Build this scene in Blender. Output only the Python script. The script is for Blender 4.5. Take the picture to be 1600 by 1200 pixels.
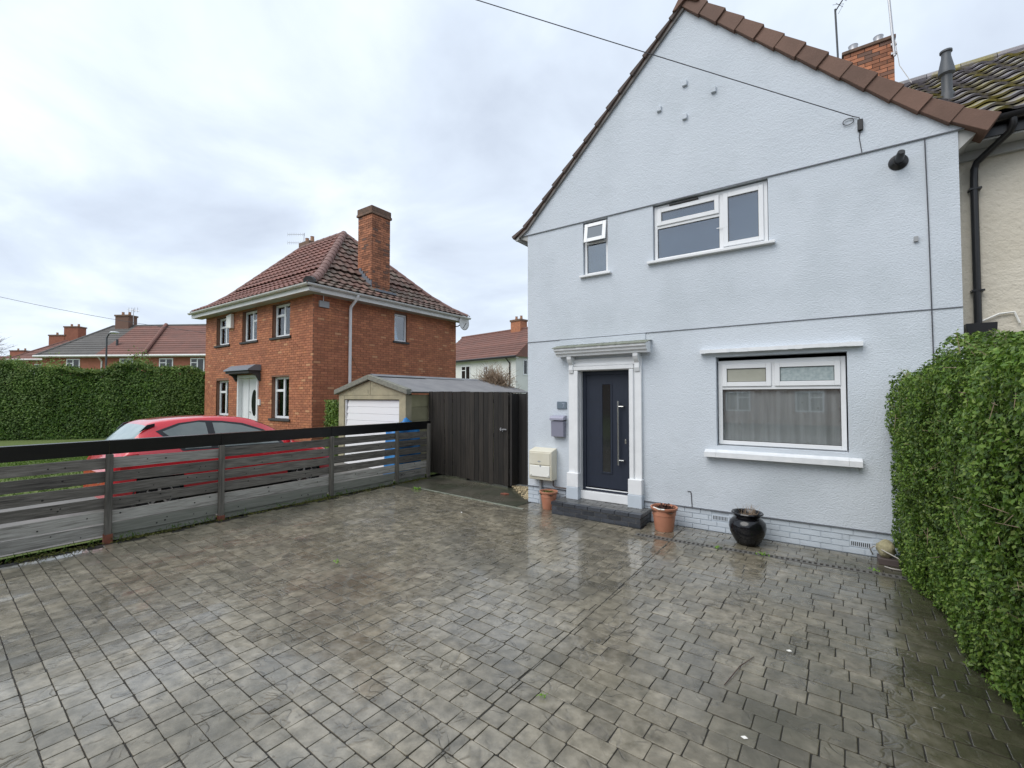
import bpy, bmesh, math, random
import numpy as np
from math import sin, cos, tan, pi, radians, hypot, floor
from mathutils import Vector, Matrix
random.seed(7); RNG = np.random.default_rng(7)
for o in list(bpy.data.objects): bpy.data.objects.remove(o)
SC = bpy.context.scene; COL = SC.collection

# ------------------------------------------------------------------ camera
F_PX, CAM_H, YAW, PITCH = 700.0, 1.95, radians(35), radians(1.64)
CAM = np.array([4.581, -7.063, CAM_H])
cd = bpy.data.cameras.new('camera'); cam = bpy.data.objects.new('camera', cd); COL.objects.link(cam)
cam.location = CAM; cam.rotation_euler = (pi/2 + PITCH, 0, YAW)
cd.sensor_fit = 'HORIZONTAL'; cd.sensor_width = 36; cd.lens = F_PX/1600*36; cd.clip_start = .05; cd.clip_end = 2000
SC.camera = cam
SC.render.resolution_x, SC.render.resolution_y = 1024, 768

# ------------------------------------------------------------------ sky (overcast) + one soft sun
SUN_EL, SUN_AZ = radians(50), radians(200)     # azimuth: compass from +Y, clockwise; light comes from behind the camera
w = bpy.data.worlds.new('World'); SC.world = w; w.use_nodes = True
nt = w.node_tree; nt.nodes.clear()
def N(t, typ, **kw):
    n = t.nodes.new(typ)
    for k, v in kw.items(): setattr(n, k, v)
    return n
out = N(nt, 'ShaderNodeOutputWorld'); bg = N(nt, 'ShaderNodeBackground'); bg.inputs['Strength'].default_value = .1
sky = N(nt, 'ShaderNodeTexSky', sky_type='NISHITA', sun_disc=False); sky.sun_elevation = SUN_EL; sky.sun_rotation = SUN_AZ
tc = N(nt, 'ShaderNodeTexCoord'); sp = N(nt, 'ShaderNodeSeparateXYZ'); nt.links.new(tc.outputs['Generated'], sp.inputs[0])
ad = N(nt, 'ShaderNodeMath', operation='MAXIMUM'); ad.inputs[1].default_value = 0; nt.links.new(sp.outputs['Z'], ad.inputs[0])
ad2 = N(nt, 'ShaderNodeMath', operation='ADD'); ad2.inputs[1].default_value = .28; nt.links.new(ad.outputs[0], ad2.inputs[0])
cb = N(nt, 'ShaderNodeCombineXYZ')
for i, ax in enumerate('XY'):
    d = N(nt, 'ShaderNodeMath', operation='DIVIDE'); nt.links.new(sp.outputs[ax], d.inputs[0]); nt.links.new(ad2.outputs[0], d.inputs[1]); nt.links.new(d.outputs[0], cb.inputs[i])
nz = N(nt, 'ShaderNodeTexNoise'); nz.inputs['Scale'].default_value = 1.75; nz.inputs['Detail'].default_value = 6; nz.inputs['Roughness'].default_value = .53; nz.inputs['Distortion'].default_value = .35
nt.links.new(cb.outputs[0], nz.inputs['Vector'])
cr = N(nt, 'ShaderNodeValToRGB'); nt.links.new(nz.outputs['Fac'], cr.inputs[0])
e = cr.color_ramp.elements; e[0].position = .30; e[0].color = (.54, .605, .715, 1); e[1].position = .68; e[1].color = (.87, .95, 1.02, 1)
m = cr.color_ramp.elements.new(.5); m.color = (.675, .755, .865, 1)
sc = N(nt, 'ShaderNodeVectorMath', operation='SCALE'); sc.inputs['Scale'].default_value = 8.2; nt.links.new(cr.outputs[0], sc.inputs[0])
mx = N(nt, 'ShaderNodeMix', data_type='RGBA'); mx.inputs['Factor'].default_value = .93
nt.links.new(sky.outputs[0], mx.inputs['A']); nt.links.new(sc.outputs[0], mx.inputs['B'])
nt.links.new(mx.outputs['Result'], bg.inputs['Color']); nt.links.new(bg.outputs[0], out.inputs['Surface'])
sd = bpy.data.lights.new('sun', 'SUN'); sd.energy = 1.5; sd.angle = radians(45); sd.color = (1, .97, .93)
sun = bpy.data.objects.new('sun', sd); COL.objects.link(sun)
sdir = Vector((sin(SUN_AZ)*cos(SUN_EL), cos(SUN_AZ)*cos(SUN_EL), sin(SUN_EL)))
sun.rotation_euler = sdir.to_track_quat('Z', 'Y').to_euler(); sun.location = (0, -20, 20)
vs = SC.view_settings; vs.view_transform = 'Standard'; vs.look = 'None'; vs.exposure = 0.6; vs.gamma = 1; vs.use_curve_mapping = False

# ------------------------------------------------------------------ photo pixel -> point on a known plane
_fw = np.array([-sin(YAW)*cos(PITCH), cos(YAW)*cos(PITCH), sin(PITCH)]); _rt = np.array([cos(YAW), sin(YAW), 0.]); _up = np.cross(_rt, _fw)
def ray(x, y): return _fw + _rt*(x-800)/F_PX + _up*(600-y)/F_PX
def onY(x, y, Y): r = ray(x, y); return CAM + r*((Y-CAM[1])/r[1])
def onX(x, y, X): r = ray(x, y); return CAM + r*((X-CAM[0])/r[0])
def onZ(x, y, Z=0.): r = ray(x, y); return CAM + r*((Z-CAM[2])/r[2])
def deep(x, y, d): return CAM + ray(x, y)*d

# ------------------------------------------------------------------ materials
def mat(name, col, col2=None, rough=.6, scale=6., detail=6., var=0., bump=0., bscale=40., bdet=4., spec=.5, metal=0., coat=0., coatvar=None, col3=None, scale3=1.2, th3=(.5, .65), stretch=None, rough2=None, rscale=1.5, island=True, trans=0., veins=None, algae=None, bump2=0., bscale2=8., emit=None, tint=None):
    m = bpy.data.materials.new(name); m.use_nodes = True; t = m.node_tree; L = t.links.new
    b = t.nodes['Principled BSDF']; b.inputs['Roughness'].default_value = rough; b.inputs['Metallic'].default_value = metal
    b.inputs['Specular IOR Level'].default_value = spec; b.inputs['Coat Weight'].default_value = coat
    if trans: b.inputs['Transmission Weight'].default_value = trans
    geo = N(t, 'ShaderNodeNewGeometry'); vec = geo.outputs['Position']
    if stretch:
        mp = N(t, 'ShaderNodeMapping'); mp.inputs['Scale'].default_value = stretch; L(vec, mp.inputs['Vector']); vec = mp.outputs[0]
    def noise(s, d=6., r=.55):
        n = N(t, 'ShaderNodeTexNoise'); n.inputs['Scale'].default_value = s; n.inputs['Detail'].default_value = d; n.inputs['Roughness'].default_value = r; L(vec, n.inputs['Vector']); return n.outputs['Fac']
    def mixc(f, a, c):
        x = N(t, 'ShaderNodeMix', data_type='RGBA')
        if isinstance(f, float): x.inputs['Factor'].default_value = f
        else: L(f, x.inputs['Factor'])
        for k, q in (('A', a), ('B', c)):
            if isinstance(q, tuple): x.inputs[k].default_value = (*q, 1)
            else: L(q, x.inputs[k])
        return x.outputs['Result']
    def ramp(f, a, c):
        x = N(t, 'ShaderNodeMapRange'); x.inputs['From Min'].default_value = a; x.inputs['From Max'].default_value = c; L(f, x.inputs['Value']); return x.outputs[0]
    c = tuple(col)
    if col2: c = mixc(ramp(noise(scale, detail), .33, .67), tuple(col), tuple(col2))
    if col3: c = mixc(ramp(noise(scale3, 7., .62), *th3), c, tuple(col3))
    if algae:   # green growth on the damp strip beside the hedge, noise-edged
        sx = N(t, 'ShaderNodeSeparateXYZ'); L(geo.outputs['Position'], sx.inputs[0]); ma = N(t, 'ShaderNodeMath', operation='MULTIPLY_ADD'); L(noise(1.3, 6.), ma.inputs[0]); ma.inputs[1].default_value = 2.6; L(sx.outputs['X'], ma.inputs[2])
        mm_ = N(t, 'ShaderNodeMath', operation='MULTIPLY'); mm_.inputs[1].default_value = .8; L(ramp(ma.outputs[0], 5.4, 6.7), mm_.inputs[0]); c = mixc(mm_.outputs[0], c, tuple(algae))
    vline = None
    if veins:
        vn = N(t, 'ShaderNodeTexNoise'); vn.inputs['Scale'].default_value = veins[0]; vn.inputs['Detail'].default_value = 2.; vn.inputs['Distortion'].default_value = .9; L(vec, vn.inputs['Vector'])
        s1 = N(t, 'ShaderNodeMath', operation='SUBTRACT'); s1.inputs[1].default_value = .5; L(vn.outputs['Fac'], s1.inputs[0]); s2 = N(t, 'ShaderNodeMath', operation='ABSOLUTE'); L(s1.outputs[0], s2.inputs[0])
        vline = ramp(s2.outputs[0], .0, veins[1]); s3 = N(t, 'ShaderNodeMath', operation='SUBTRACT'); s3.inputs[0].default_value = 1; L(vline, s3.inputs[1])
        pm = N(t, 'ShaderNodeMath', operation='MULTIPLY'); L(s3.outputs[0], pm.inputs[0]); L(ramp(noise(4., 3.), .48, .58), pm.inputs[1]); pk_ = N(t, 'ShaderNodeMath', operation='MULTIPLY'); pk_.inputs[1].default_value = .42; L(pm.outputs[0], pk_.inputs[0])
        c = mixc(pk_.outputs[0], c, tuple(veins[2])); vline = pm.outputs[0]
    if var:
        oi = N(t, 'ShaderNodeObjectInfo'); a = N(t, 'ShaderNodeMath', operation='ADD'); L(oi.outputs['Random'], a.inputs[0])
        if island: L(geo.outputs['Random Per Island'], a.inputs[1])
        fr = N(t, 'ShaderNodeMath', operation='FRACT'); L(a.outputs[0], fr.inputs[0])
        h = N(t, 'ShaderNodeHueSaturation'); mr = N(t, 'ShaderNodeMapRange'); mr.inputs['To Min'].default_value = 1-var; mr.inputs['To Max'].default_value = 1+var
        L(fr.outputs[0], mr.inputs['Value']); L(mr.outputs[0], h.inputs['Value'])
        if isinstance(c, tuple): h.inputs['Color'].default_value = (*c, 1)
        else: L(c, h.inputs['Color'])
        c = h.outputs[0]
        if tint:
            w2 = N(t, 'ShaderNodeTexWhiteNoise', noise_dimensions='1D'); L(fr.outputs[0], w2.inputs['W'])
            c = mixc(ramp(w2.outputs['Value'], tint[1], tint[1]+.02), c, tuple(tint[0]))
    if isinstance(c, tuple): b.inputs['Base Color'].default_value = (*c, 1)
    else: L(c, b.inputs['Base Color'])
    if rough2 is not None:
        mr = N(t, 'ShaderNodeMapRange'); mr.inputs['From Min'].default_value = .35; mr.inputs['From Max'].default_value = .65
        mr.inputs['To Min'].default_value = rough; mr.inputs['To Max'].default_value = rough2; L(noise(rscale, 5.), mr.inputs['Value']); L(mr.outputs[0], b.inputs['Roughness'])
    if coatvar:   # patchy water film: smooth where it lies, gone where the surface has dried
        cv = N(t, 'ShaderNodeMapRange'); cv.inputs['From Min'].default_value = .42; cv.inputs['From Max'].default_value = .58; cv.inputs['To Min'].default_value = coatvar[0]; cv.inputs['To Max'].default_value = coatvar[1]; L(noise(coatvar[2], 6., .6), cv.inputs['Value']); L(cv.outputs[0], b.inputs['Coat Weight']); b.inputs['Coat Roughness'].default_value = coatvar[3]; b.inputs['Coat IOR'].default_value = 1.45
    nrm = None
    for bb, bs, bd in ((bump2, bscale2, 3.), (bump, bscale, bdet)):
        if bb:
            bp = N(t, 'ShaderNodeBump'); bp.inputs['Strength'].default_value = 1.; bp.inputs['Distance'].default_value = bb; L(noise(bs, bd), bp.inputs['Height'])
            if nrm: L(nrm, bp.inputs['Normal'])
            nrm = bp.outputs[0]
    if vline:
        bp = N(t, 'ShaderNodeBump'); bp.invert = True; bp.inputs['Strength'].default_value = 1.; bp.inputs['Distance'].default_value = .0035; L(vline, bp.inputs['Height'])
        if nrm: L(nrm, bp.inputs['Normal'])
        nrm = bp.outputs[0]
    if nrm: L(nrm, b.inputs['Normal'])
    if emit: b.inputs['Emission Color'].default_value = (*emit, 1); b.inputs['Emission Strength'].default_value = 1
    return m
def glass_mat(name, tint=(.75, .8, .82), base=.05):
    m = bpy.data.materials.new(name); m.use_nodes = True; t = m.node_tree; t.nodes.clear(); L = t.links.new
    o = N(t, 'ShaderNodeOutputMaterial'); tr = N(t, 'ShaderNodeBsdfTransparent'); tr.inputs[0].default_value = (*tint, 1)
    gl = N(t, 'ShaderNodeBsdfGlossy'); gl.inputs['Roughness'].default_value = .015; gl.inputs[0].default_value = (.95, .97, 1, 1)
    fr = N(t, 'ShaderNodeFresnel'); fr.inputs[0].default_value = 1.52
    mr = N(t, 'ShaderNodeMapRange'); mr.inputs['To Min'].default_value = base; mr.inputs['To Max'].default_value = 1; L(fr.outputs[0], mr.inputs['Value'])
    ms = N(t, 'ShaderNodeMixShader'); L(mr.outputs[0], ms.inputs[0]); L(tr.outputs[0], ms.inputs[1]); L(gl.outputs[0], ms.inputs[2]); L(ms.outputs[0], o.inputs[0]); return m
def leaf_mat(name, cols, rough=.42, spec=.4):
    m = bpy.data.materials.new(name); m.use_nodes = True; t = m.node_tree; L = t.links.new; b = t.nodes['Principled BSDF']
    geo = N(t, 'ShaderNodeNewGeometry'); r = N(t, 'ShaderNodeValToRGB'); L(geo.outputs['Random Per Island'], r.inputs[0])
    el = r.color_ramp.elements; n = len(cols)
    el[0].position = 0; el[0].color = (*cols[0], 1); el[1].position = 1; el[1].color = (*cols[-1], 1)
    for i in range(1, n-1): q = r.color_ramp.elements.new(i/(n-1)); q.color = (*cols[i], 1)
    nzz = N(t, 'ShaderNodeTexNoise'); nzz.inputs['Scale'].default_value = 1.7; nzz.inputs['Detail'].default_value = 4; L(geo.outputs['Position'], nzz.inputs['Vector'])
    h = N(t, 'ShaderNodeHueSaturation'); mr = N(t, 'ShaderNodeMapRange'); mr.inputs['From Min'].default_value = .3; mr.inputs['From Max'].default_value = .7; mr.inputs['To Min'].default_value = .75; mr.inputs['To Max'].default_value = 1.25
    L(nzz.outputs['Fac'], mr.inputs['Value']); L(mr.outputs[0], h.inputs['Value']); L(r.outputs[0], h.inputs['Color'])
    L(h.outputs[0], b.inputs['Base Color']); b.inputs['Roughness'].default_value = rough; b.inputs['Specular IOR Level'].default_value = spec
    tl = N(t, 'ShaderNodeBsdfTranslucent'); L(h.outputs[0], tl.inputs[0]); ms = N(t, 'ShaderNodeMixShader'); ms.inputs[0].default_value = .25
    L(b.outputs[0], ms.inputs[1]); L(tl.outputs[0], ms.inputs[2]); L(ms.outputs[0], t.nodes['Material Output'].inputs[0]); return m

MT = dict(
 render=mat('pale_blue_render', (.565, .61, .66), (.60, .645, .695), rough=.75, scale=1.3, bump=.009, bscale=55, bdet=4, bump2=.0035, bscale2=16, col3=(.50, .545, .585), scale3=.8, th3=(.50, .72)),
 plinth=mat('painted_plinth', (.54, .595, .655), (.50, .555, .61), rough=.6, scale=5, var=.05, bump=.003, bscale=60),
 shadowline=mat('render_shadow_line', (.14, .15, .17), rough=.6),  # dark grey painted in as the shadow line under each render edge
 upvc=mat('white_upvc', (.80, .81, .82), (.76, .77, .78), rough=.28, scale=3),
 paint=mat('white_gloss_paint', (.80, .81, .82), (.74, .75, .76), rough=.4, scale=5, bump=.0015, bscale=50),
 sillp=mat('white_sill_paint', (.80, .81, .82), (.70, .72, .74), rough=.5, scale=8, bump=.002, bscale=70),
 gasket=mat('black_gasket', (.02, .02, .02), rough=.5),
 glass=glass_mat('window_glass', (.95, .97, .97), .06), glass2=glass_mat('sky_glass', (.50, .60, .68), .16), obscure=mat('obscure_glass', (.30, .36, .37), (.42, .48, .48), rough=.18, scale=22, bump=.003, bscale=45),
 obscure2=mat('blind_glass', (.36, .36, .30), (.42, .42, .36), rough=.16, scale=4),
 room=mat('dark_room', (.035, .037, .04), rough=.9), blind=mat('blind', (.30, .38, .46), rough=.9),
 net=mat('net_curtain', (.90, .88, .86), (.74, .72, .70), rough=.9, scale=3, stretch=(8, 1, .4)),
 netw=mat('white_net', (.88, .87, .84), (.74, .73, .71), rough=.9, scale=3, stretch=(8, 1, .4)),
 motif=mat('curtain_motif', (.75, .72, .68), rough=.9),
 navy=mat('navy_door', (.011, .017, .032), (.015, .021, .038), rough=.5, scale=20, bump=.0012, bscale=90, stretch=(1, 1, .2)),
 doorglass=mat('dark_door_glass', (.018, .02, .02), rough=.08, spec=.7), steel=mat('brushed_steel', (.62, .62, .60), rough=.25, metal=1.),
 engbrick=mat('blue_black_brick', (.035, .04, .05), (.05, .055, .065), rough=.42, scale=14, var=.35, bump=.002, bscale=60),
 steptop=mat('step_top_brick', (.12, .12, .115), (.085, .085, .085), rough=.38, scale=12, var=.25, bump=.002, bscale=50),
 mortar=mat('grey_mortar', (.17, .165, .16), rough=.9), mortar_d=mat('dark_mortar', (.055, .055, .055), rough=.9), mortar_r=mat('red_wall_mortar', (.24, .13, .085), rough=.95, col2=(.18, .095, .065), scale=2),
 slate=mat('slate_plaque', (.13, .17, .21), (.16, .20, .24), rough=.5, scale=30), slateletter=mat('plaque_figure', (.30, .34, .42), rough=.5),
 lilac=mat('lilac_grey_metal', (.235, .235, .30), rough=.4), lilac2=mat('lilac_grey_lid', (.33, .33, .41), rough=.4), dark=mat('dark_gap', (.015, .015, .018), rough=.8),
 cream=mat('cream_grp', (.62, .58, .46), (.68, .65, .55), rough=.5, scale=4), creamw=mat('cream_white_panel', (.80, .79, .74), rough=.4), greyp=mat('grey_pipe', (.33, .34, .35), rough=.5), brownpipe=mat('brown_pipe', (.09, .07, .065), rough=.5),
 terra=mat('terracotta_plastic', (.46, .19, .115), (.52, .24, .15), rough=.5, scale=6), soil=mat('potting_soil', (.035, .025, .018), (.06, .045, .03), rough=.95, scale=40, bump=.01, bscale=50),
 blackglaze=mat('black_glaze', (.006, .006, .008), rough=.17), twig=mat('dry_twig', (.30, .22, .15), rough=.9), deadleaf=mat('dead_leaf', (.05, .018, .012), rough=.7),
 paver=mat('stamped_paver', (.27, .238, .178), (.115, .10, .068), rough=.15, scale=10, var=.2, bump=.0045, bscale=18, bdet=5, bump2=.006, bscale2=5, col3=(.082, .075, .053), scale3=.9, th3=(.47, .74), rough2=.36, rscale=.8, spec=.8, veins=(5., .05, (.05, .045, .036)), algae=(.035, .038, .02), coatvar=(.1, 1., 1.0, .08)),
 joint=mat('paving_joint', (.028, .025, .021), (.018, .017, .014), rough=.7, scale=12), joint2=mat('saw_cut', (.03, .028, .022), rough=.8),
 concrete=mat('wet_concrete', (.105, .095, .075), (.06, .058, .042), rough=.2, coatvar=(.1, .9, 1.2, .12), scale=3, bump=.004, bscale=30, rough2=.5, rscale=1.4, col3=(.055, .062, .04), scale3=1.1, th3=(.45, .65)),
 kerb=mat('mossy_edging', (.25, .26, .22), (.16, .18, .13), rough=.7, scale=14, bump=.004, bscale=50),
 gravel=mat('golden_gravel', (.42, .33, .19), (.55, .46, .30), rough=.7, scale=20, var=.3),
 grate=mat('drain_grate', (.13, .125, .115), rough=.45), black=mat('black_plastic', (.012, .012, .013), rough=.35), blackrail=mat('black_fence_rail', (.005, .005, .006), (.010, .010, .010), rough=.28, scale=5, spec=.5, stretch=(6, .5, 6)),
 fencewood=mat('weathered_board', (.085, .077, .064), (.19, .175, .15), rough=.75, scale=7, var=.3, bump=.004, bscale=14, stretch=(6, .55, 9), col3=(.045, .04, .034), scale3=3.2, th3=(.52, .70)),
 fencepale=mat('silvered_board', (.24, .228, .20), (.40, .385, .345), rough=.8, scale=7, var=.2, bump=.004, bscale=14, stretch=(6, .55, 9), col3=(.12, .112, .096), scale3=3.2, th3=(.54, .70)),
 palewood=mat('pale_base_board', (.25, .25, .215), (.18, .185, .15), rough=.8, scale=5, bump=.004, bscale=14, stretch=(6, .55, 9), var=.12),
 postwood=mat('weathered_post', (.16, .148, .125), (.065, .06, .05), rough=.8, scale=4, var=.2, bump=.004, bscale=12, stretch=(9, 9, .6)),
 rust=mat('rusty_shoe', (.24, .075, .04), (.15, .055, .035), rough=.8, scale=18), knot=mat('wood_knot', (.02, .018, .015), rough=.8),
 gatewood=mat('dark_gate_board', (.010, .0082, .0065), (.030, .0245, .019), rough=.75, scale=3.5, var=.45, bump=.004, bscale=12, stretch=(9, 9, .5)), darkgate=mat('black_brown_gate', (.014, .013, .012), (.025, .022, .02), rough=.7, scale=3, var=.3, stretch=(9, 9, .5)),
 brownt=mat('brown_concrete_tile', (.135, .075, .052), (.165, .092, .065), rough=.75, scale=4, var=.12, bump=.003, bscale=45), brownedge=mat('verge_mortar', (.20, .19, .18), rough=.9),
 vergedark=mat('weathered_verge_tile', (.085, .062, .052), (.11, .085, .075), rough=.85, scale=5, var=.15),
 ventcowl=mat('vent_cowl', (.085, .095, .105), rough=.5),
 greypane=mat('grey_obscure_pane', (.16, .19, .22), rough=.4, spec=.3), shade=mat('room_shade', (.22, .21, .20), rough=.9),
 redbrick=mat('orange_red_brick', (.43, .168, .085), (.35, .122, .062), rough=.8, scale=9, var=.18, bump=.003, bscale=50, col3=(.50, .195, .09), scale3=2.4, th3=(.5, .7), tint=((.54, .27, .14), .955)),
 chimbrick=mat('chimney_brick', (.40, .16, .08), (.27, .115, .065), rough=.85, scale=7, var=.35, bump=.003, bscale=50, tint=((.16, .09, .065), .93)), chimcap=mat('sooty_cap', (.21, .125, .085), (.12, .085, .062), rough=.9, scale=8, var=.2),
 redtile=mat('red_pantile', (.215, .088, .065), (.165, .075, .06), rough=.62, scale=3, var=.2, bump=.003, bscale=40), browntile2=mat('mossy_red_pantile', (.18, .092, .07), (.125, .09, .07), rough=.65, scale=2, var=.28, bump=.004, bscale=35, col3=(.12, .10, .075), scale3=1.4, th3=(.5, .65)),
 hiptile=mat('hip_tile', (.23, .135, .115), (.19, .11, .095), rough=.75, scale=4, var=.12, bump=.004, bscale=30), lead=mat('lead_flashing', (.17, .19, .22), rough=.5),
 mosstile=mat('mossy_grey_tile', (.15, .135, .145), (.22, .205, .215), rough=.4, scale=3, var=.25, bump=.004, bscale=30, col3=(.24, .205, .06), scale3=2.6, th3=(.47, .60)),
 gutterw=mat('white_gutter', (.72, .72, .70), (.62, .62, .60), rough=.4, scale=2), soffit=mat('soffit', (.42, .42, .40), rough=.6), creamwall=mat('cream_roughcast', (.66, .61, .51), (.60, .55, .45), rough=.9, scale=2, bump=.014, bscale=14, bdet=3, bump2=.006, bscale2=45),
 stone=mat('faux_stone', (.40, .36, .22), (.25, .22, .13), rough=.85, scale=14, bump=.02, bscale=18), cable=mat('pale_cable', (.45, .42, .38), rough=.6), dcable=mat('dark_cable', (.06, .06, .07), rough=.6),
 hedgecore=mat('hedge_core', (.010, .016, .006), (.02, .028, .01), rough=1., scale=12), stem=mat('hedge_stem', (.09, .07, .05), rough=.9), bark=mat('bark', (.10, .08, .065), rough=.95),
 leafR=leaf_mat('privet_leaf', [(.045, .092, .013), (.08, .155, .02), (.12, .215, .028), (.17, .27, .042), (.25, .33, .08)]), leafL=leaf_mat('far_hedge_leaf', [(.035, .08, .012), (.062, .13, .018), (.09, .175, .024), (.14, .22, .035)], rough=.55), leafT=leaf_mat('pale_shoot_leaf', [(.10, .17, .04), (.17, .25, .06), (.26, .33, .10)], rough=.55),
 leafLit=leaf_mat('top_lit_hedge_leaf', [(.07, .14, .02), (.10, .18, .028), (.15, .23, .04)], rough=.55),  # paler green standing in for daylight on the upper hedge
 leafI=leaf_mat('ivy_leaf', [(.06, .12, .015), (.10, .18, .02), (.17, .26, .035)], rough=.5), grassblade=leaf_mat('grass_blade', [(.06, .13, .015), (.11, .20, .025), (.17, .27, .04)], rough=.6), moss=leaf_mat('moss_tuft', [(.07, .085, .02), (.12, .13, .03), (.17, .16, .05)], rough=.8), weed=leaf_mat('weed_leaf', [(.13, .26, .03), (.2, .36, .05)], rough=.5),
 lawn=mat('lawn', (.125, .165, .035), (.09, .13, .03), rough=.9, scale=5, bump=.03, bscale=25), soilg=mat('bare_ground', (.10, .09, .075), (.07, .065, .055), rough=.9, scale=2, bump=.02, bscale=15), drive=mat('drive_concrete', (.19, .18, .165), (.13, .125, .115), rough=.6, scale=2, bump=.003, bscale=30),
 asphalt=mat('asphalt', (.055, .055, .056), (.07, .07, .07), rough=.5, scale=3, bump=.003, bscale=60),
 carred=mat('red_car_paint', (.62, .012, .025), rough=.25, coat=1., spec=.5), carrear=mat('car_rear_glass', (.26, .34, .345), (.38, .46, .46), rough=.08, spec=.7, scale=2.), carwin=mat('car_window', (.13, .155, .15), (.20, .225, .21), rough=.06, spec=.8, scale=1.6), carglass=glass_mat('car_glass', (.25, .30, .31), .10), cartrim=mat('car_black_trim', (.012, .012, .014), rough=.3), tyre=mat('tyre', (.015, .015, .015), rough=.8), alloy=mat('alloy', (.6, .6, .62), rough=.3, metal=.9), taillens=mat('tail_lens', (.45, .02, .02), rough=.1, coat=.5), headlens=mat('head_lens', (.6, .62, .65), rough=.1), seatcloth=mat('seat_cloth', (.05, .05, .055), rough=.9),  # pale teal of rear and side car windows stands in for reflected sky
 gconc=mat('garage_concrete', (.42, .375, .25), (.32, .29, .20), rough=.9, scale=4, bump=.008, bscale=45, col3=(.15, .14, .09), scale3=3.5, th3=(.55, .72)), gpanel=mat('garage_panel', (.36, .33, .20), (.29, .27, .16), rough=.9, scale=3, var=.1, bump=.003, bscale=30), gdoor=mat('white_garage_door', (.82, .82, .83), rough=.35), gverge=mat('lichened_verge', (.17, .17, .15), (.25, .25, .20), rough=.95, scale=12, bump=.01, bscale=30), corr=mat('grey_corrugated_sheet', (.16, .165, .18), (.21, .215, .225), rough=.6, scale=2.5, bump=.003, bscale=30),
 blue=mat('blue_sheet', (.02, .15, .42), (.03, .22, .52), rough=.4, scale=4),
 farbrick=mat('far_brick', (.30, .115, .07), (.24, .09, .055), rough=.9, scale=3, var=.2), farred=mat('far_red_tile', (.195, .09, .07), (.155, .08, .065), rough=.8, scale=1.5, var=.15), fardark=mat('far_grey_tile', (.115, .108, .10), (.095, .09, .085), rough=.75, scale=1.5, var=.12), farwhite=mat('far_white_render', (.74, .74, .71), (.68, .68, .66), rough=.9, scale=1), pot=mat('clay_pot', (.36, .20, .12), rough=.8), metalg=mat('galvanised', (.45, .45, .46), rough=.4, metal=.7), lampgrey=mat('lamp_post_paint', (.05, .055, .06), rough=.5), lamphead=mat('lamp_head', (.62, .64, .66), rough=.4),
 letterp=mat('pale_debris', (.75, .74, .7), rough=.7),
)

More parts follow.
